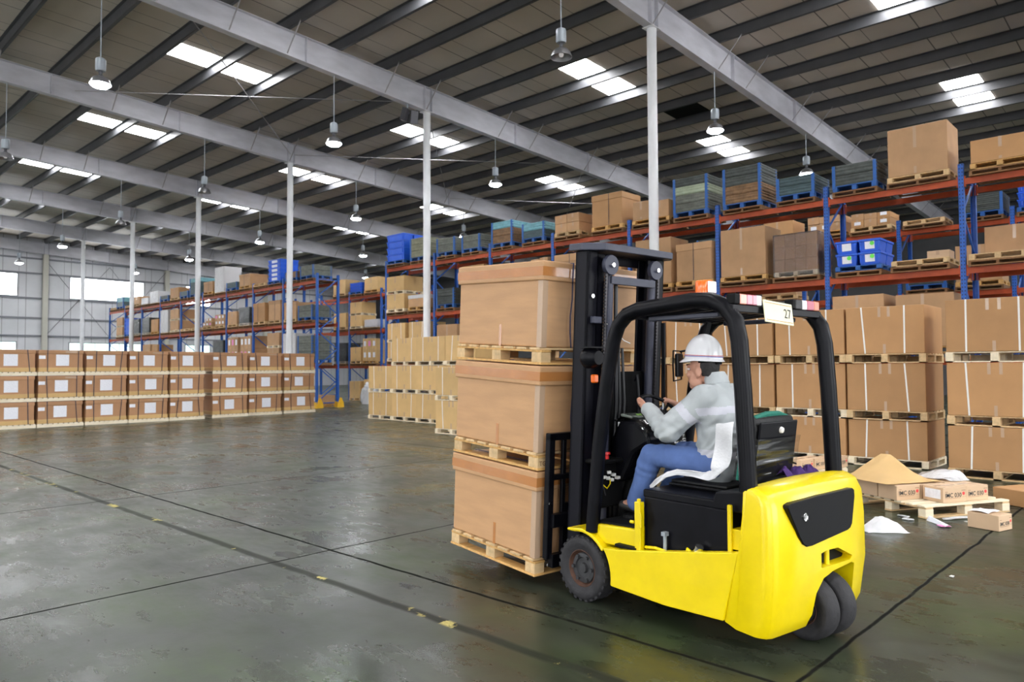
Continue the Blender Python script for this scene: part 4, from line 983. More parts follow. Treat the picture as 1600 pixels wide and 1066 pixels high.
# wheels
def wheel(name, cx, cy, r, w, yaw=0, hubr=.55):
    wo = bpy.data.objects.new(name, None); COL.objects.link(wo); wo.parent = fk; wo.location = (cx,cy,r); wo.rotation_euler = (0,0,yaw); wo.empty_display_size = .05
    Mx = Matrix.Rotation(R(-90),4,'Y')
    h = w/2; b = .035
    pr = [(r*hubr,h*.75),(r*.72,h*.96),(r*.86,h),(r-b*.6,h*.93),(r-b*.15,h*.72),(r,h*.45),(r,0),(r,-h*.45),(r-b*.15,-h*.72),(r-b*.6,-h*.93),(r*.86,-h),(r*.72,-h*.96),(r*hubr,-h*.75)]
    m = MB(); m.lathe(pr, 44, Mx); me = m.mesh('tyre','tyre',smooth=50); link('tyre', me, wo)
    m = MB()
    for k in range(26):
        a = 2*math.pi*k/26
        for s in (-1,1): m.box((s*h*.62, math.cos(a+.06*s)*(r-.006), math.sin(a+.06*s)*(r-.006)), (h*.42,.026,.015), Matrix.Rotation(a+.06*s-math.pi/2,3,'X'))
    if r > .2: link('tread', m.mesh('tread','tyre'), wo)
    rr = r*hubr
    m = MB(); m.lathe([(rr*1.04,h*.8),(rr,h*.82),(rr*.93,h*.6),(rr*.88,h*.45),(rr*.86,h*.45)],32,Mx); m.lathe([(rr*1.04,-h*.8),(rr*.9,-h*.5)],32,Mx); link('rim', m.mesh('rim','hub_rust',smooth=30), wo)
    m = MB(); m.lathe([(rr*.87,h*.45),(rr*.82,h*.62),(rr*.6,h*.66),(rr*.55,h*.5),(rr*.3,h*.5),(rr*.26,h*.72),(0,h*.74)],32,Mx); m.lathe([(rr*.95,-h*.5),(0,-h*.5)],32,Mx)
    for k in range(6):
        a = k*math.pi/3; m.cyl((-h*.62,math.cos(a)*rr*.7,math.sin(a)*rr*.7),(-h*.86,math.cos(a)*rr*.7,math.sin(a)*rr*.7),.013,6)
    link('hub', m.mesh('hub','hub',smooth=30), wo)
wheel('front_wheel', -.465, -.04, .228, .165)
wheel('front_wheel', .465, -.04, .228, .165, math.pi)
wheel('rear_wheel', .00, -1.44, .192, .135, R(-6), .5)
wheel('rear_wheel', .175, -1.455, .192, .135, R(-6), .5)

# seat
m = MB(); m.bb(-.24,.24,-1.05,-.58,.848,.868); part('seat_base', m, 'seat_black', bevel=.02)
m = MB(); m.bb(-.23,.23,-1.04,-.60,.0,.022); part('seat_cushion', m, 'seat_black', loc=(0,0,.87), bevel=.009, seg=3, smooth=True)
bk = MB(); bk.prism([(-.03,0),(-.045,.36),(-.02,.42),(.02,.43),(.05,.40),(.055,.0)],0,-.235,.235)
bko = part('backrest', bk, 'seat_black', loc=(0,-1.155,.92), rot=(R(9),0,0), bevel=.03, seg=3, smooth=True)
m = MB(); m.prism([(-.062,.02),(-.052,.30),(-.052,.40),(-.066,.40),(-.074,.02)],0,-.215,.215); part('back_shell', m, 'black_paint', bko, bevel=.02, seg=2)
def wrapfilm():
    m = MB()
    def P(u, v):
        a = u*2*math.pi; x = max(-.243,min(.243,.36*math.cos(a))); y = max(-.080,min(.062,.14*math.sin(a)))
        z = .03+v*.27; q = noise.noise(Vector((x*3,y*3,z*16)))*.008
        return Vector((x*(1+q*2.0), y*(1+q*5), z+q*.6))
    m.grid(P, 41, 14); return m
part('plastic_wrap', wrapfilm(), 'film_truck', bko, smooth=60)
m = MB(); m.tube([(-.22,-.005,.36),(-.19,.0,.415),(-.05,.01,.432),(.10,.01,.432),(.2,.0,.41)],[.012,.018,.02,.018,.012],8); part('seat_cover', m, 'green_net', bko, smooth=True)
m = MB(); m.tube([(-.238,.035,.02),(-.242,.03,.2),(-.238,.02,.36)],[.010,.013,.010],8); part('seat_cover', m, 'green_net', bko, smooth=True)
m = MB(); m.lathe([(0,.0),(.022,.0),(.018,.014),(0,.018)],14,Matrix.Translation((.02,-.066,.345)) @ Matrix.Rotation(R(90),4,'X')); part('cap', m, 'strap_white', bko, smooth=True)

# steering column, console
m = MB(); m.tube([(.0,.02,.62),(.0,-.14,1.0),(.0,-.31,1.28)],[.05,.04,.03],12); part('steering_column', m, 'black_matte', smooth=True)
ringc = Vector((.0,-.34,1.31)); Mr = Matrix.Translation(ringc) @ Matrix.Rotation(R(43),4,'X')
m = MB(); m.tube([Mr @ Vector((.19*math.cos(2*math.pi*k/32),.19*math.sin(2*math.pi*k/32),0)) for k in range(32)],.0135,8,closed=True)
for k in range(3): a = k*2*math.pi/3+.5; m.tube([Mr @ Vector((0,0,-.01)), Mr @ Vector((.185*math.cos(a),.185*math.sin(a),0))],.010,6)
m.cyl(Mr @ Vector((0,0,-.035)), Mr @ Vector((0,0,.012)), .04, 14); part('steering_wheel', m, 'black_paint', smooth=True)
m = MB(); m.prism([(.03,.80),(.03,1.10),(-.06,1.255),(-.22,1.265),(-.33,1.18),(-.34,1.10),(-.2,1.02),(-.08,.8)],0,-.15,.28); cso = part('control_console', m, 'black_paint', bevel=.03, seg=2)
def cfilm():
    m = MB()
    def P(u, v):
        a = R(-35)+u*R(250); x = -.165+.46*v
        q = noise.noise(Vector((u*7,v*6,2.0)))*.022
        return Vector((x, -.13-(.215+q)*math.sin(a)*.95, 1.10+(.185+q)*math.cos(a)))
    m.grid(P, 25, 13); return m
part('plastic_wrap', cfilm(), 'film_truck', cso, smooth=60)
m = MB(); m.box((-.07,-.13,1.29),(.16,.11,.02),Matrix.Rotation(R(8),3,'X')); dso = part('display', m, 'display_grey', cso, bevel=.006)
m = MB(); m.box((-.02,-.15,1.300),(.045,.03,.006),Matrix.Rotation(R(8),3,'X')); part('display_light', m, 'display_green', dso)
m = MB(); m.bb(-.40,-.05,-.10,.06,.95,.98); m.bb(-.36,-.08,-.03,.04,.62,.95); part('dashboard', m, 'black_matte', bevel=.01)
m = MB(); m.lathe([(0,.05),(.022,.05),(.026,.035),(.014,.03),(.014,0)],14,Matrix.Translation((-.28,-.06,.98))); part('emergency_button', m, 'red_knob', smooth=True)
m = MB()
for (x,y,z) in ((-.25,-.05,.88),(-.21,-.055,.86),(-.27,-.06,.84),(-.31,-.055,.85),(-.17,-.06,.835),(-.23,-.055,.825)): m.box((x,y,z),(.035,.03,.022),Matrix.Rotation(x*9,3,'Z'))
part('connector', m, 'strap_white', bevel=.003)
m = MB(); m.tube([(-.33,-.06,.80),(-.30,-.075,.77),(-.26,-.07,.80),(-.25,-.06,.83)],.005,6); part('wire', m, 'fork_yellow')
m = MB(); m.tube([(-.36,-.05,.93),(-.345,-.07,.82),(-.31,-.07,.72)],.004,6); m.tube([(-.40,-.05,1.0),(-.36,-.05,.945),(-.31,-.06,.94)],.004,6); part('wire', m, 'chain')
for k, x in enumerate((.2,.26,.32)):
    m = MB(); m.cyl((x,-.1,1.15),(x+.01,-.16,1.30),.006,8); m.lathe([(0,.02),(.016,.012),(.018,0),(.01,-.015)],10,Matrix.Translation((x+.01,-.162,1.305))); part('lever', m, 'black_matte', smooth=True)

# overhead guard
GP = [(-1.37,.93),(-1.345,1.50),(-1.325,1.80),(-1.30,1.92),(-1.235,2.01),(-1.13,2.055),(-1.0,2.062),(-.57,2.035),(-.46,2.005),(-.385,1.94),(-.335,1.83),(-.27,1.55),(-.19,1.1),(-.13,.60),(-.12,.50)]
og = bpy.data.objects.new('overhead_guard', None); COL.objects.link(og); og.parent = fk; og.empty_display_size = .1
for s in (-1,1):
    m = MB(); m.tube([(s*.50,y,z) for y,z in GP], .052, 8); part('guard_tube', m, 'black_paint', og, smooth=50)
for (y,z,w,h) in ((-1.21,2.02,.06,.07),(-1.02,2.035,.04,.05),(-.50,2.0,.05,.05)):
    m = MB(); m.bb(-.47,.47,y-w/2,y+w/2,z-h/2,z+h/2); part('guard_crossbar', m, 'black_paint', og, bevel=.006)
for x in (-.36,-.24,-.12,0,.12,.24,.36):
    m = MB(); m.bar((x,-1.19,2.035),(x,-.52,2.0),.018,.045); part('guard_slat', m, 'black_paint', og)
for s in (-1,1):
    m = MB(); m.bb(s*.425-.025,s*.425+.025,-1.15,-.60,1.955,1.985); part('guard_rail', m, 'mast_plate', og, bevel=.006)
m = MB(); m.bb(-.53,.50,-1.305,-1.255,1.975,2.02); part('light_bar', m, 'black_paint', og, bevel=.004)
def lights(x0, seq):
    for c, w in seq:
        m = MB(); m.bb(0,w-.002,-.03,.03,0,.062); part('tail_light', m, c, og, (x0,-1.285,2.021), bevel=.005); x0 += w
lights(-.525, [('black_matte',.06),('salmon_lens',.07),('pink_lens',.06),('pink_lens',.05),('white_lens',.05)])
lights(.12, [('black_matte',.04),('hub',.085),('white_lens',.06),('pink_lens',.09),('salmon_lens',.065)])
m = MB(); m.bb(-.165,.165,-.004,.004,-.07,.07); npo = part('number_plate', m, 'plate_cream', og, (-.07,-1.325,1.985), (R(-8),R(3),0), bevel=.003)
pt = link('plate_text', text_mesh('27', .085, 'ink'), npo, (.055,-.0052,-.028), (R(90),0,0)); pt['label'] = 'black figures 27'
m = MB(); m.bb(-.15,.15,-.0055,-.004,-.056,-.052); m.bb(-.15,.15,-.0055,-.004,.052,.056); part('plate_border', m, 'wood_warm', npo)
bc = bpy.data.objects.new('beacon', None); COL.objects.link(bc); bc.parent = og; bc.location = (-.41,-1.02,2.08); bc.empty_display_size = .05
part('beacon_base', MB().lathe([(0,0),(.075,0),(.075,.022),(.058,.03),(0,.03)],20), 'black_matte', bc, smooth=30)
part('beacon_lens', MB().lathe([(.055,.03),(.055,.10),(.05,.11),(0,.112)],20), 'orange_lens', bc, smooth=30)
m = MB(); m.bb(.012,.052,-.052,-.02,.032,.105); m.bb(-.035,.052,-.056,-.05,.032,.103); part('reflector_strip', m, 'white_lens', bc, bevel=.003)
m = MB(); m.tube([(-.40,-.95,2.1),(-.38,-.90,2.11),(-.41,-.85,2.105),(-.39,-.78,2.10)],.006,6); part('beacon_wire', m, 'hose', og)
# mirror
m = MB(); m.bar((.30,-.55,1.98),(.30,-.50,1.80),.05,.012); m.tube([(.30,-.5,1.80),(.36,-.32,1.78),(.35,-.245,1.77)],.008,6); mo = part('mirror_arm', m, 'black_paint', og)
m = MB(); m.bb(-.075,.075,-.012,.012,-.09,.09); part('mirror', m, 'black_paint', mo, (.33,-.25,1.665), (0,0,R(20)), bevel=.012, seg=2)
m = MB(); m.tube([(-.10,.0,.11),(-.11,0,0),(-.10,0,-.12),(.09,0,-.11),(.10,0,.11)],.006,6,closed=True); part('mirror_frame', m, 'black_paint', mo, (.33,-.235,1.665), (0,0,R(20)))
m = MB(); m.cyl((.36,-.07,1.40),(.36,-.08,2.0),.017,10); part('stay_rod', m, 'black_paint'); m = MB(); m.cyl((.36,-.07,1.28),(.36,-.07,1.40),.012,10); m.cyl((.36,-.07,1.25),(.36,-.07,1.31),.02,10); part('rod_end', m, 'chrome')
# head lamp and indicator
m = MB(); m.lathe([(0,-.05),(.05,-.05),(.075,.0),(.078,.06),(.07,.075),(0,.09)],18,Matrix.Translation((-.44,-.09,1.72)) @ Matrix.Rotation(R(-90),4,'X')); m.bb(-.51,-.38,-.13,.0,1.79,1.80); part('head_lamp', m, 'black_paint', smooth=40)
m = MB(); m.bb(-.44,-.39,-.09,-.05,1.54,1.60); part('indicator', m, 'orange_lens', bevel=.008)

# mast (leans back with the load)
TILT = R(3.2); PV = Vector((0,.12,.2))
TM = Matrix.Translation(PV) @ Matrix.Rotation(TILT,4,'X') @ Matrix.Translation(-PV)
ms = bpy.data.objects.new('mast', None); COL.objects.link(ms); ms.parent = fk; ms.matrix_local = TM; ms.empty_display_size = .1
def rail(x0, x1, y0, y1, z0, z1, t=.022, s=1):
    m = MB(); m.bb(x0,x0+t,y0,y1,z0,z1) if s > 0 else m.bb(x1-t,x1,y0,y1,z0,z1); m.bb(x0,x1,y0,y0+t,z0,z1); m.bb(x0,x1,y1-t,y1,z0,z1); return m
for s in (-1,1):
    a, b = sorted((s*.43, s*.335)); part('outer_rail', rail(a,b,.09,.225,.09,2.51,s=-s), 'mast_paint', ms, bevel=.003)
    a, b = sorted((s*.33, s*.245)); part('inner_rail', rail(a,b,.10,.215,.10,2.50,s=-s), 'mast_paint', ms, bevel=.003)
    m = MB(); m.cyl((s*.24,.055,.15),(s*.24,.055,2.28),.032,14); m.cyl((s*.24,.055,2.28),(s*.24,.055,2.46),.02,12); part('lift_cylinder', m, 'mast_plate', ms, smooth=40)
    m = MB(); z = .9
    while z < 2.42: m.bb(s*.295-.011,s*.295+.011,.03,.045,z,z+.017); m.bb(s*.295-.006,s*.295+.006,.027,.047,z+.017,z+.026); z += .026
    part('lift_chain', m, 'chain', ms)
    Ms = Matrix.Translation((s*.255,.03,2.415)) @ Matrix.Rotation(R(90),4,'X')
    m = MB(); m.lathe([(0,.012),(.072,.012),(.076,.004),(.076,-.02),(0,-.02)],28,Ms); sh = part('chain_sheave', m, 'mast_plate', ms, smooth=40)
    m = MB(); m.lathe([(0,.032),(.016,.032),(.02,.02),(.02,.01),(0,.01)],14,Ms); part('sheave_bolt', m, 'chrome', sh, smooth=40)
m = MB(); m.prism([(-.47,.13),(-.36,-.02),(.40,-.02),(.47,.05),(.47,.26),(-.47,.26)],2,2.512,2.565); part('top_plate', m, 'mast_plate', ms, bevel=.005)
m = MB(); m.bb(-.25,.25,.02,.05,2.275,2.335); part('cross_member', m, 'mast_plate', ms, bevel=.004)
m = MB(); m.bb(-.34,.34,.20,.225,2.44,2.51); part('mast_tie', m, 'mast_paint', ms, bevel=.004)
for za, zc in ((1.18,1.30),(.12,.30)):
    m = MB(); m.bb(-.34,.34,.17,.21,za,zc); part('mast_tie', m, 'mast_paint', ms, bevel=.004)
m = MB(); m.bb(-.25,.25,.12,.15,.30,1.62); part('hose_guard', m, 'black_matte', ms)
for k, x in enumerate((-.14,-.10,-.05,.12)):
    m = MB(); m.tube([(x,.08,2.3-.25*k),(x-.01,.06,1.9-.1*k),(x+.01,.05,1.4),(x+.02,.07,.9),(x+.02,.09,.5)],.012 if k else .016,8); part('hose', m, 'hose', ms, smooth=True)
m = MB(); m.cyl((-.12,.02,.98),(-.12,.02,1.25),.02,12); part('chrome_ram', m, 'chrome', ms, smooth=True)
m = MB(); m.tube([(-.27,.04,1.98),(-.2,.03,1.94),(-.12,.0,1.86),(-.05,.0,1.84)],.004,6); part('wire', m, 'strap_white', ms)
m = MB(); m.cyl((-.385,.088,2.18),(-.385,.075,2.18),.016,12); part('bolt', m, 'chrome', ms)
m = MB(); m.bb(-.40,-.32,.04,.09,1.98,2.03); part('mast_stop', m, 'mast_plate', ms, bevel=.005)
# carriage with load backrest and forks
cg = bpy.data.objects.new('fork_carriage', None); COL.objects.link(cg); cg.parent = fk; cg.matrix_local = TM; cg.empty_display_size = .1
m = MB()
for s in (-1,1): m.bb(s*.50-.03,s*.50+.03,.335,.385,.20,1.14)
m.bb(-.53,.53,.335,.385,1.09,1.145); m.bb(-.50,.50,.34,.38,.79,.83)
for x in (-.36,-.18,0,.18,.36): m.bb(x-.02,x+.02,.345,.375,.5,1.12)
part('load_backrest', m, 'black_paint', cg, bevel=.005)
m = MB(); m.bb(-.50,.50,.30,.35,.14,.24); m.bb(-.50,.50,.30,.35,.44,.54); m.bb(-.32,-.28,.15,.31,.14,.54); m.bb(.28,.32,.15,.31,.14,.54); part('carriage_plate', m, 'black_paint', cg, bevel=.004)
for s in (-1,1):
    m = MB(); m.prism([(.352,.60),(.39,.60),(.39,.149),(1.42,.132),(1.42,.124),(.38,.11),(.352,.14)],0,s*.30-.055,s*.30+.055); part('fork', m, 'black_paint', cg, bevel=.003)
for z in (.62,.16):
    m = MB(); m.cyl((-.51,.336,z),(-.51,.325,z),.014,10); part('bolt', m, 'chrome', cg)

# the load: three pallets with lidded cartons
LM = FT @ TM
LW, LD = 1.12, 1.10
def load_pallet(z, label):
    t = thing('pallet', label, 'pallet', matrix=LM @ Matrix.Translation((-.01,.42,z)), group='pallets of the forklift load')
    w = LW; d = LD; P = lambda n, *b: link(n, MB().bb(*b).mesh(n, 'wood_warm' if n != 'block' else 'wood_light', bevel=.002), t)
    for x in (-w/2+.05,0,w/2-.05): P('bottom_board', x-.05,x+.05,0,d,0,.018)
    P('bottom_board', -w/2+.1,w/2-.1,.0,.09,.0,.0175)
    for x in (-w/2+.055,0,w/2-.055):
        for y in (.06,d/2,d-.06): P('block', x-.05,x+.05,y-.055,y+.055,.0185,.095)
        P('stringer_board', x-.05,x+.05,0,d,.0955,.112)
    m = MB()
    for i in range(7):
        y = (i+.5)*d/7; m.bb(-w/2,w/2,y-.058,y+.058,.1125,.13)
    link('deck_boards', m.mesh('deck_boards','wood_light',bevel=.002), t)
    return t
UN = [(.055,'bottom'),(.857,'middle'),(1.657,'top')]
for i, (z, q) in enumerate(UN):
    tp = load_pallet(z, 'wooden pallet under the %s carton carried by the forklift' % q)
    if i == 1:
        o = link('stamp', text_mesh('TG', .05, 'ink_brown'), tp, (-LW/2+.02,-.0004+.004,.035), (R(90),0,0))
    t = thing('carried_carton', '%s large taped carton carried on the forklift' % q, 'carton', matrix=LM @ Matrix.Translation((-.01,.42,z+.133)), group='large cartons of the forklift load')
    h = .658; w = LW-.03; d = LD-.03; lh = .15
    def body():
        m = MB(); m.bb(-w/2,w/2,.02,.02+d,0,h-.02); return m.mesh('carton_body','card_load',bevel=.012,seg=2)
    link('carton_body', cached('ldbody', body), t)
    def lid():
        m = MB(); m.bb(-w/2-.016,w/2+.016,.004,.036+d,h-lh,h); return m.mesh('lid','card_load',bevel=.010,seg=2)
    lo = link('lid', cached('ldlid', lid), t)
    def tape():
        m = MB(); a = w/2+.0175; z0, z1 = h-lh+.035, h-.045
        m.bb(-a,a,.0025,.0375+d,z0,z1); return m.mesh('tape_band','tape')
    link('tape_band', cached('ldtape', tape), lo)
    m = MB(); m.bb(-w/2-.002,-w/2+.001,.50,.53,0,.17); link('tape', m.mesh('tape','tape'), t)
    x = (-.30,-.22,-.26)[i]; m = MB(); 
    pts = [(x+.01*math.sin(k*1.7+i), .001-.014*(1 if zz > h-lh else 0)-.002, zz) for k, zz in enumerate([0,.12,.25,.38,h-lh-.01,h-lh+.01,h])]+[(x,.10,h+.004),(x,.9,h+.004),(x,1.12,h+.003),(x,1.125,.0)]
    for a, b in zip(pts[:-1], pts[1:]): m.bar(a, b, .011, .005)
    link('strap', m.mesh('strap','strap_navy'), t)
    for sx in (-.5,):
        m = MB(); m.prism([(-w/2-.0035,.015),(-w/2+.05,.015),(-w/2+.05,.0185),(-w/2-.0,.0185),(-w/2-.0,.07),(-w/2-.0035,.07)],2,0,h-lh); link('corner_tape', m.mesh('corner_tape','tape_clear'), t)
# ------------------------------------------------------------------ the driver, in the forklift's frame
def caps(m, p0, p1, r0, r1, n=16, sq=(1,1)):
    """closed tapered capsule"""
    p0 = Vector(p0); p1 = Vector(p1); d = p1-p0
    if d.length < 1e-5: d = Vector((0,0,1e-4))
    L = d.length; d.normalize(); pts = []; rs = []
    for k in range(5): a = R(-90+18*k+4); pts.append(p0+d*(math.sin(a)*r0)); rs.append(max(.001,math.cos(a)*r0))
    for k in range(5): t = k/4; pts.append(p0+d*L*t); rs.append(r0+(r1-r0)*t)
    for k in range(5): a = R(14+18*k); pts.append(p1+d*(math.sin(a)*r1)); rs.append(max(.001,math.cos(a)*r1))
    m.tube(pts, rs, n)
def ell(m, c, r, M=None, n=18):
    if (Vector(c)-HC).length < .2: r = [q*HK for q in r]
    pr = [(max(.0005,math.cos(R(-90+180*k/14))), math.sin(R(-90+180*k/14))) for k in range(15)]
    T = Matrix.Translation(c) @ (M.to_4x4() if M else Matrix.Identity(4)) @ Matrix.Diagonal((r[0],r[1],r[2],1))
    m.lathe(pr, n, T)
def fuse(m, name, mats, voxel=.01, smooth=3, fold=None):
    me = m.mesh(name, mats)
    ob = bpy.data.objects.new('fuse_tmp', me); COL.objects.link(ob)
    md = ob.modifiers.new('r','REMESH'); md.mode = 'VOXEL'; md.voxel_size = voxel
    dg = bpy.context.evaluated_depsgraph_get(); out = bpy.data.meshes.new_from_object(ob.evaluated_get(dg)); bpy.data.objects.remove(ob)
    bm = bmesh.new(); bm.from_mesh(out)
    for _ in range(smooth): bmesh.ops.smooth_vert(bm, verts=bm.verts, factor=.5, use_axis_x=True, use_axis_y=True, use_axis_z=True)
    bm.normal_update()
    if fold:
        dv = [(v, v.normal*fold(v.co)) for v in bm.verts]
        for v, d in dv: v.co += d
    bm.to_mesh(out); bm.free()
    for p in out.polygons: p.use_smooth = True
    out.name = name; out.materials.clear()
    for k in (mats if isinstance(mats, list) else [mats]): out.materials.append(MATS[k])
    return out

ps = thing('person', 'seated driver in white hard hat, grey jacket and blue jeans steering the forklift', 'person', matrix=FT)
PO = Vector((0.0,0,0))
HK = 1.10
HC = Vector((-.04,-.735,1.628))                     # middle of the head
hipL, hipR = Vector((-.10,-.86,1.01)), Vector((.10,-.86,1.01))
knL, knR = Vector((-.19,-.40,1.035)), Vector((.17,-.40,1.03))
anL, anR = Vector((-.18,-.25,.69)), Vector((.17,-.24,.69))
shL, shR = Vector((-.205,-.865,1.45)), Vector((.195,-.80,1.45))
elL, elR = Vector((-.32,-.645,1.225)), Vector((.30,-.58,1.22))
wrL, wrR = Vector((-.21,-.385,1.358)), Vector((.21,-.36,1.36))
haL, haR = Vector((-.175,-.29,1.393)), Vector((.175,-.27,1.393))
chest = Vector((0,-.86,1.34)); belly = Vector((0,-.87,1.13)); neck0 = Vector((-.01,-.835,1.50)); neck1 = Vector((-.035,-.77,1.60))

# skin: one continuous body
m = MB()
caps(m, neck0, neck1, .058, .056)
ell(m, HC+HK*Vector((0,-.012,.03)), (.074,.094,.098))                     # skull
ell(m, HC+HK*Vector((0,.035,-.045)), (.060,.062,.072))                    # face
ell(m, HC+HK*Vector((0,.060,-.095)), (.036,.034,.028))                    # chin
ell(m, HC+HK*Vector((-.047,.02,-.075)), (.022,.045,.035)); ell(m, HC+HK*Vector((.047,.02,-.075)), (.022,.045,.035))   # jaw
ell(m, HC+HK*Vector((-.040,.068,-.028)), (.024,.022,.022)); ell(m, HC+HK*Vector((.040,.068,-.028)), (.024,.022,.022)) # cheeks
caps(m, HC+HK*Vector((0,.092,.012)), HC+HK*Vector((0,.112,-.028)), .010, .014, 10)                                    # nose
ell(m, HC+HK*Vector((0,.086,.028)), (.05,.016,.013))                      # brow
ell(m, HC+HK*Vector((0,.093,-.062)), (.024,.012,.007)); ell(m, HC+HK*Vector((0,.091,-.073)), (.021,.012,.007))        # lips
for s in (-1,1):
    ell(m, HC+HK*Vector((s*.079,-.020,-.010)), (.012,.022,.036), Matrix.Rotation(R(-12),3,'X')); ell(m, HC+HK*Vector((s*.072,-.010,-.038)), (.010,.012,.014))
caps(m, chest+Vector((-.08,0,.02)), chest+Vector((.08,0,.02)), .10, .10); caps(m, chest, belly, .12, .12); caps(m, belly, Vector((0,-.86,1.0)), .12, .12)
for a, b, c in ((shL,elL,wrL),(shR,elR,wrR)): caps(m, a, b, .050, .040); caps(m, b, c, .040, .027); caps(m, chest+Vector((0,0,.07)), a, .06, .052)
for h, k, a in ((hipL,knL,anL),(hipR,knR,anR)): caps(m, h, k, .085, .058); caps(m, k, a, .056, .038); caps(m, a, a+Vector((0,.12,-.045)), .038, .028)
# hands closed on the wheel rim
def hand(m, w, h, side, grip):
    f = (h-w).normalized(); g = Vector(grip).normalized(); up = side*f.cross(g)
    up = f.cross(g).normalized(); acr = g
    pc = w+f*.052
    for t in (-.026,-.009,.009,.026): caps(m, w+f*.005+acr*t*.6, pc+f*.03+acr*t*1.15, .017, .0145, 10)
    kn = pc+f*.035
    L = (.036,.041,.039,.031)
    for i, t in enumerate((-.031,-.0105,.0105,.030)):
        a = kn+acr*t; b = a+f*L[i]*.75+up*.006; c = b+f*.008-up*.028*(L[i]/.04); d = c-f*.02-up*.012
        caps(m, a, b, .0098, .0092, 8); caps(m, b, c, .0092, .0085, 8); caps(m, c, d, .0085, .0075, 8)
    t0 = w+f*.022+acr*.026; t1 = t0+f*.036+acr*.022-up*.014; t2 = t1+f*.030-up*.012-acr*.006
    caps(m, t0, t1, .0135, .0112, 8); caps(m, t1, t2, .0110, .0088, 8)
hand(m, wrL, haL, 1, (.45,.45,.45)); hand(m, wrR, haR, -1, (-.45,.45,.45))
body = link('body', fuse(m, 'body', 'skin', .0065, 2), ps)
# eyes
for s in (-1,1):
    e = MB(); ell(e, HC+HK*Vector((s*.031,.083,.008)), (.012,.008,.008)); o = link('eye', e.mesh('eye','paper',smooth=True), ps)
    e = MB(); ell(e, HC+HK*Vector((s*.031,.0895,.008)), (.005,.003,.005)); link('pupil', e.mesh('pupil','hair',smooth=True), o)
    e = MB(); caps(e, HC+HK*Vector((s*.016,.098,.034)), HC+HK*Vector((s*.052,.086,.034)), .004, .003, 8); link('eyebrow', e.mesh('eyebrow','hair',smooth=True), ps)
# hair under the helmet
m = MB(); ell(m, HC+HK*Vector((0,-.026,.026)), (.0765,.086,.088)); ell(m, HC+HK*Vector((0,-.055,-.025)), (.060,.052,.042)); hm = fuse(m, 'hair', 'hair', .008, 2)
bm = bmesh.new(); bm.from_mesh(hm); bmesh.ops.delete(bm, geom=[v for v in bm.verts if (v.co.y > HC.y-.035 and v.co.z < HC.z+.075) or v.co.z < HC.z-.045], context='VERTS'); bm.to_mesh(hm); bm.free()
link('hair', hm, ps)

# jacket: torso, both sleeves, collar
def folds(c):
    n = noise.noise(Vector((c.x*9,c.y*9,c.z*7)))*.011+noise.noise(Vector((c.x*20+4,c.y*20,c.z*14)))*.006
    w = max(0,1-abs(c.z-1.17)/.22)
    n += w*.007*math.sin((c.z*1.0+c.y*.8)*80+noise.noise(c*9)*6)
    e = min((c-elL).length,(c-elR).length)
    if e < .18: n += (1-e/.18)*.0055*math.sin(e*120+noise.noise(c*11)*6)
    return n
m = MB()
caps(m, chest+Vector((-.105,.0,.02)), chest+Vector((.105,.02,.02)), .135, .135, 20); caps(m, chest+Vector((-.06,0,-.02)), belly+Vector((-.055,.0,-.02)), .145, .145, 20); caps(m, chest+Vector((.06,.02,-.02)), belly+Vector((.055,.0,-.02)), .145, .145, 20)
caps(m, belly+Vector((-.06,0,0)), Vector((-.06,-.86,1.0)), .14, .135); caps(m, belly+Vector((.06,0,0)), Vector((.06,-.86,1.0)), .14, .135)
caps(m, chest+Vector((-.06,.01,.10)), shL, .085, .082); caps(m, chest+Vector((.06,.02,.10)), shR, .085, .082)
caps(m, chest+Vector((0,.01,.10)), neck0+Vector((0,0,.0)), .095, .075)
for a, b, c in ((shL,elL,wrL),(shR,elR,wrR)):
    q = c-(c-b).normalized()*.03
    caps(m, a, b, .092, .080); caps(m, b, q, .078, .056); caps(m, q+(b-c)*.06, q, .058, .050)
caps(m, neck0+Vector((-.01,-.01,.03)), neck0+Vector((-.01,.01,.055)), .073, .067)
jm = fuse(m, 'jacket', ['jacket','jacket_band'], .0105, 3, folds)
for p in jm.polygons:
    c = p.center
    if 1.045 < c.z < 1.105 and abs((c-elL).length) > .12 and c.y < -.70: p.material_index = 1
    if 1.335 < c.z+.12*(c.y+.9) < 1.385 and c.y < -.86: p.material_index = 1
    d = (elL-shL).normalized(); t = (c-shL).dot(d)
    if .13 < t < .185 and (c-(shL+d*t)).length < .11: p.material_index = 1
    d = (elR-shR).normalized(); t = (c-shR).dot(d)
    if .13 < t < .185 and (c-(shR+d*t)).length < .11: p.material_index = 1
jk = link('jacket', jm, ps)
# collar
m = MB()
def colP(u, v):
    a = R(150)+u*R(240); r = .070+.012*(1-v); c = neck0+Vector((-.006,.005,.045))
    tip = .012*math.cos(a-R(270))
    return c+Vector((math.cos(a)*r*1.05, math.sin(a)*r*1.05+.03*v*.9, .012+v*.052-(.02 if v < .3 else 0)+tip))
m.grid(colP, 25, 5); link('collar', m.mesh('collar','jacket',solid=.006,smooth=60), jk)

# jeans
def jf(c):
    n = noise.noise(Vector((c.x*10,c.y*10,c.z*10)))*.006
    for k in (knL, knR):
        e = (c-k).length
        if e < .22: n += (1-e/.22)*.006*math.sin(e*130+noise.noise(c*9)*2)
    return n
m = MB()
for h, k, a in ((hipL,knL,anL),(hipR,knR,anR)):
    caps(m, h, k, .105, .078); caps(m, k, a, .080, .068); caps(m, a, a+(a-k)*.03, .070, .068)
caps(m, hipL, hipR, .115, .115)
link('jeans', fuse(m, 'jeans', 'jeans', .0105, 3, jf), ps)
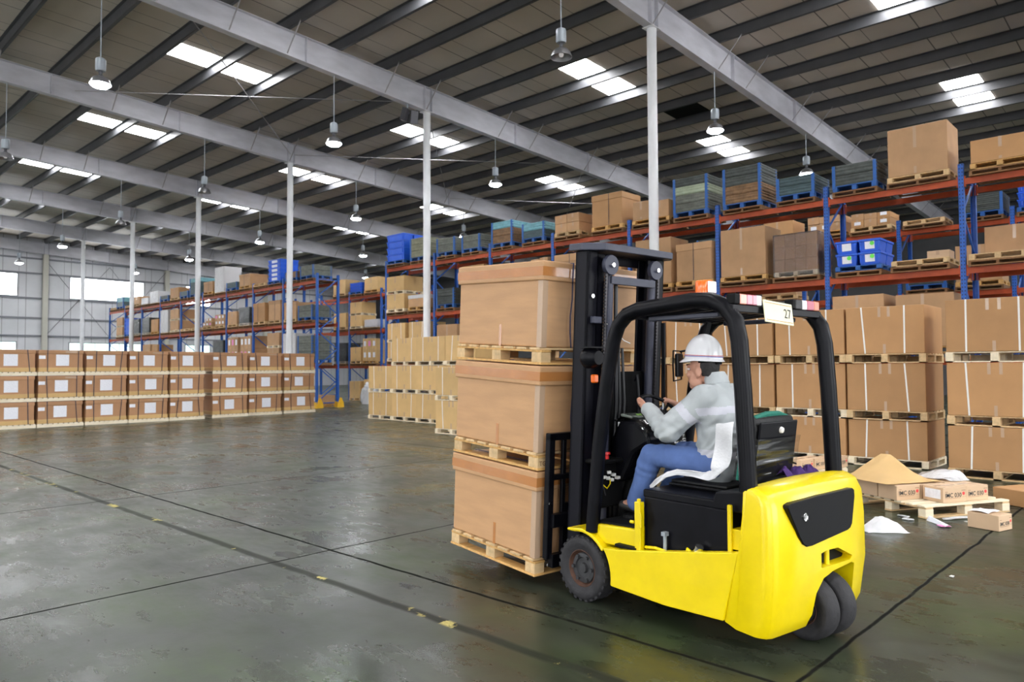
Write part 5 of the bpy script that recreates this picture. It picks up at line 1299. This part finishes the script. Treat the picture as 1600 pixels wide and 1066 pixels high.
# shoes
for a in (anL, anR):
    m = MB(); caps(m, a+Vector((0,-.015,-.055)), a+Vector((0,.13,-.045)), .036, .034); link('shoe', fuse(m, 'shoe', 'shoe', .009, 2), ps)

# hard hat
hh = bpy.data.objects.new('hard_hat', None); COL.objects.link(hh); hh.parent = ps; hh.location = HC+Vector((0,-.008,.092)); hh.rotation_euler = (R(3),0,R(4)); hh.empty_display_size = .05
def shell():
    m = MB(); pr = []
    for k in range(13):
        a = R(90*k/12); pr.append((max(.0005,math.sin(a)), math.cos(a)))
    n = 40; vs = []; fs = []
    def pt(ang, r, z): 
        return (math.cos(ang)*r*.112, math.sin(ang)*r*.134, z)
    rows = [(r, z*.158) for r, z in pr]+[(1.01,-.012),(1.04,-.018)]
    for r, z in rows:
        for k in range(n): vs.append(pt(2*math.pi*k/n, r, z))
    for br in (1.0, .97):
        for k in range(n):
            a = 2*math.pi*k/n; f = max(0,math.sin(a)); ex = .05+.22*f**2.0
            vs.append(pt(a, 1.04+ex*(1 if br == 1.0 else .98), -.022-.020*f-(.0 if br == 1.0 else .006)))
    for k in range(n): vs.append(pt(2*math.pi*k/n, .97, -.016))
    nr = len(rows)+3
    for i in range(nr-1):
        for k in range(n): fs.append((i*n+k, i*n+(k+1)%n, (i+1)*n+(k+1)%n, (i+1)*n+k))
    m.add(vs, fs)
    return m.mesh('shell','helmet',smooth=50)
link('shell', shell(), hh)
for z, r, mt, nm in ((.010,1.004,'red_line','red_stripe'),(.003,1.008,'blue_line','blue_stripe')):
    m = MB(); m.tube([(math.cos(a)*r*.1125, math.sin(a)*r*.1345, z) for a in [2*math.pi*k/40 for k in range(40)]], .0022, 6, closed=True); link(nm, m.mesh(nm, mt), hh)
m = MB(); m.tube([(math.cos(a)*.085, math.sin(a)*.104-.004, -.028) for a in [R(185)+R(170)*k/16 for k in range(17)]], .013, 6, flat=.4); m.bb(-.03,.03,-.125,-.105,-.045,-.015); link('head_band', m.mesh('head_band','black_matte'), hh)

# white cloth over the seat
def towel():
    m = MB(); prof = [(-1.075,1.30,.055),(-1.06,1.20,.062),(-1.045,1.10,.062),(-1.03,1.02,.055),(-.98,.965,.040),(-.90,.945,.022),(-.80,.955,.020),(-.70,.955,.020),(-.60,.925,.018),(-.52,.87,.016),(-.47,.825,.012)]
    def P(u, v):
        t = u*(len(prof)-1); i = min(int(t), len(prof)-2); f = t-i
        y, z, w = [prof[i][k]*(1-f)+prof[i+1][k]*f for k in range(3)]
        a = min(1,max(0,(u-.30)/.15)); s = (v-.5)*2*w
        n = noise.noise(Vector((y*9,z*9,v*3)))*.012
        return Vector((-.285-.012*math.sin(u*19+v*2)+n*.5-.02*(v-.5)*(1-a), y+s*(1-a)*1.0, z+s*a+n*.4+(.5-v)*.02*(1-a)))
    m.grid(P, 44, 10); return m.mesh('towel','towel',solid=.006,smooth=60)
tw = link('towel', towel(), None); tw.matrix_world = FT
tag(tw, 'white cloth draped over the forklift seat beside the driver', 'cloth')
m = MB()
def pcl(u, v):
    x = .02+.40*u; y = -1.322+.10*v; n = noise.noise(Vector((x*22,y*22,3)))*.028+noise.noise(Vector((x*50,y*50,1)))*.012
    return Vector((x, y+n*.3, .948+.045*math.sin(math.pi*v)*(.7+.5*math.sin(u*17))+abs(n)))
m.grid(pcl, 46, 14); o = link('cloth', m.mesh('cloth','purple_cloth',solid=.004,smooth=30), None); o.matrix_world = FT
tag(o, 'crumpled dark purple cloth lying on the forklift hood behind the seat', 'cloth')
# ------------------------------------------------------------------ loose pallet with small cartons, litter
def imc(matrix, w, d, h, label, lab=False, group='small printed cartons'):
    """small printed carton: text face looks along local -y; x = width"""
    t = thing('small_carton', label, 'carton', matrix=matrix, group=group)
    link('carton_body', cached(('imc',w,d,h), lambda: MB().bb(0,w,0,d,0,h).mesh('carton_body','card_pale',bevel=.004)), t)
    k = w/.34
    link('print', text_mesh('IMC 030', .068*k, 'ink', bold=True), t, (.028*k,-.0008,h*.34), (R(90),0,0))
    m = MB(); m.bb(.028*k,.255*k,-.0012,.0004,h*.27,h*.285); m.bb(.28*k,w-.008,-.0012,.0004,h*.34,h*.35); m.bb(.03*k,.07*k,-.0012,.0004,h*.70,h*.72); m.bb(.27*k,.325*k,-.0012,.0004,h*.76,h*.785); link('printed_rule', m.mesh('printed_rule','ink_brown'), t)
    m = MB(); m.lathe([(0,0),(.019*k,0),(.019*k,.0012),(0,.0012)],18,Matrix.Translation((.298*k,.0004,h*.56)) @ Matrix.Rotation(R(90),4,'X')); link('red_mark', m.mesh('red_mark','ink_red'), t)
    m = MB(); m.bb(.02,w-.02,d*.42,d*.58,h,h+.0012); link('tape', m.mesh('tape','tape_clear'), t)
    if lab: m = MB(); m.bb(-.0012,.0004,d*.12,d*.88,h*.22,h*.84); link('paper_label', m.mesh('paper_label','paper'), t)
    return t
LA = R(-29); LO = Matrix.Translation((8.85,2.25,.002)) @ Matrix.Rotation(LA,4,'Z')
t = thing('pallet', 'loose light wooden pallet on the floor with small printed cartons', 'pallet', matrix=LO)
W2, D2 = 1.22, 1.02
for y in (.05,D2/2,D2-.05): link('bottom_board', MB().bb(0,W2,y-.05,y+.05,0,.018).mesh('bottom_board','wood_light',bevel=.002), t)
for y in (.05,D2/2,D2-.05):
    for x in (.06,W2/2,W2-.06): link('block', MB().bb(x-.055,x+.055,y-.05,y+.05,.0185,.1).mesh('block','wood_pale',bevel=.002), t)
for x in (.06,W2/2,W2-.06): link('stringer_board', MB().bb(x-.05,x+.05,0,D2,.1005,.1185).mesh('stringer_board','wood_light',bevel=.002), t)
for i, y in enumerate((.055,.22,.37,.52,.67,.82,.965)): link('deck_board', MB().bb(0,W2,y-.05,y+.05,.119,.1375).mesh('deck_board','wood_pale',bevel=.002), t)
ZP = .1395
def onp(u, v, z=ZP, rz=0): return LO @ Matrix.Translation((u,v,z)) @ Matrix.Rotation(rz,4,'Z')
imc(onp(.33,.07), .335, .27, .165, 'printed carton with a white paper label, front of the loose pallet', True)
imc(onp(.68,.085,rz=R(1.5)), .335, .27, .165, 'printed carton at the front right corner of the loose pallet')
imc(onp(-.02,.36), .335, .27, .165, 'printed carton at the left of the loose pallet, set back from the labelled one')
imc(onp(.335,.365), .335, .27, .16, 'small carton in the middle row of the loose pallet, behind the labelled one')
imc(onp(.69,.37), .335, .27, .165, 'small carton in the middle row of the loose pallet, right end')
imc(onp(-.02,.645), .335, .30, .165, 'small carton at the back left of the loose pallet, under kraft paper')
imc(onp(.335,.65), .335, .30, .16, 'small carton at the middle of the back row on the loose pallet')
imc(onp(.69,.655), .335, .30, .16, 'small carton at the back right of the loose pallet, under clear film')
m = MB()
def kp(u, v):
    x = -.12+.80*u; y = .40+.62*v
    g = max(0,min(1,(y-.42)/.45)); rise = .27*g*max(0,min(1,(x+.12)/.55))
    if x > .43: rise *= max(0,1-(x-.43)/.22)
    z = .316+rise+.004*noise.noise(Vector((x*8,y*8,0)))+.006*abs(noise.noise(Vector((x*5,y*3,9))))
    return LO @ Vector((x,y,z))
m.grid(kp, 22, 18); o = link('kraft_sheet', m.mesh('kraft_sheet','card_kraft',solid=.002,smooth=40)); tag(o, 'peaked sheet of brown paper tented over the small cartons', 'paper')
def bagp():
    m = MB()
    def P(u, v):
        x = .76+.44*u; y = .36+.55*v; e = math.sin(math.pi*u)*math.sin(math.pi*v)
        z = .312+.10*e+.05*max(0,noise.noise(Vector((x*7,y*7,5))))
        if u > .68: z -= (u-.68)*.5
        return LO @ Vector((x,y,z))
    m.grid(P, 20, 18); return m
o = link('clear_film', bagp().mesh('clear_film','film_white',smooth=30)); tag(o, 'crumpled clear film on the small cartons at the right of the loose pallet', 'plastic film')
imc(Matrix.Translation((8.655,1.545,.002)) @ Matrix.Rotation(R(-16),4,'Z'), .255, .30, .155, 'single printed carton standing on the floor right of the loose pallet', group=None)
m = MB(); m.grid(lambda u,v: Matrix.Translation((8.655,1.545,.1605)) @ Matrix.Rotation(R(-16),4,'Z') @ Vector((.01+.22*u,.10+.19*v,.004+.012*abs(math.sin(u*4+v*3)))), 8, 6); o = link('paper_slip', m.mesh('paper_slip','paper',solid=.001)); tag(o, 'white paper slip lying on the single floor carton', 'paper')
# litter
m = MB()
def trash(u, v):
    x = -.20+.42*u; y = -.13+.28*v; e = math.sin(math.pi*u)*math.sin(math.pi*v)
    z = .004+.16*e*(.8+.6*noise.noise(Vector((u*3,v*3,2))))+.02*abs(noise.noise(Vector((u*9,v*9,4))))*e
    return Vector((7.97,2.42,0))+Matrix.Rotation(R(-48),3,'Z') @ Vector((x*(1+.2*noise.noise(Vector((v*3,0,1)))),y*(1+.3*noise.noise(Vector((u*3,0,7)))),z))
m.grid(trash, 16, 12); o = link('plastic_sheet', m.mesh('plastic_sheet','plastic_white',smooth=25)); tag(o, 'crumpled white plastic sheet on the floor left of the loose pallet', 'plastic sheet')
m = MB(); m.grid(lambda u,v: Vector((8.77-.24*u+.05*v, 2.22-.23*u-.05*v, .006+.05*math.sin(math.pi*v)*(1-u*.6))), 8, 8); o = link('paper_scrap', m.mesh('paper_scrap',['paper'],solid=.0012)); tag(o, 'rolled white and pink paper scrap on the floor by the loose pallet corner', 'paper')
m = MB(); m.bb(-.045,.045,-.05,.05,0,.002); o2 = link('pink_edge', m.mesh('pink_edge','paper_pink'), o, (8.56,2.01,.012), (0,0,R(45)))
m = MB(); m.tube([(8.95,2.10,.012),(9.0,2.06,.012),(9.05,2.02,.02),(9.3,1.87,.012)],.012,6,flat=2.2); o = link('plastic_strip', m.mesh('plastic_strip','plastic_white')); tag(o, 'pale plastic strip on the floor along the front of the loose pallet', 'plastic strip')
m = MB(); m.tube([(8.86,2.52,.01),(8.78,2.40,.02),(8.68,2.42,.01),(8.66,2.36,.015),(8.70,2.33,.01)],.009,6,flat=2); o = link('plastic_strip', m.mesh('plastic_strip','film_white')); tag(o, 'clear plastic strip curled on the floor left of the loose pallet corner', 'plastic strip')
carton((10.25,1.5,.003), R(-27), .95, .5, .19, 'T', 'card_brown', 'low flat brown carton on the floor at the right edge, behind the loose pallet', None)
# second low pallet of small cartons, half hidden by the forklift
PB = Matrix.Translation((10.35,4.2,.002)) @ Matrix.Rotation(R(-8),4,'Z')
pallet((10.35,4.75,.002), R(-8), 1.2, 1.3, .135, 'wood_pale', 'pale pallet behind the forklift hood, in front of the strapped stacks', None)
for i, (u, v, q) in enumerate(((.1,-.05,'left'),(.45,.0,'middle'),(.85,-.05,'right'))):
    imc(Matrix.Translation((10.45+u*.95,4.32+v-.12*i,.139)) @ Matrix.Rotation(R(-8),4,'Z'), .335, .27, .165, '%s of the small cartons seen just above the forklift hood' % q)
# three flakes and scraps on the floor
for (x,y,s,mt,lb) in ((6.6,1.5,.03,'debris_white','white scrap on the floor right of the forklift'),(9.0,1.9,.03,'debris_white','white scrap on the floor between the pallet and the single carton')):
    m = MB(); m.prism([(-s,-s*.5),(s*.8,-s*.4),(s,s*.4),(-s*.5,s*.6)],2,.001,.004); o = link('paper_scrap', m.mesh('paper_scrap',mt), None, (x,y,0)); tag(o, lb, 'paper')
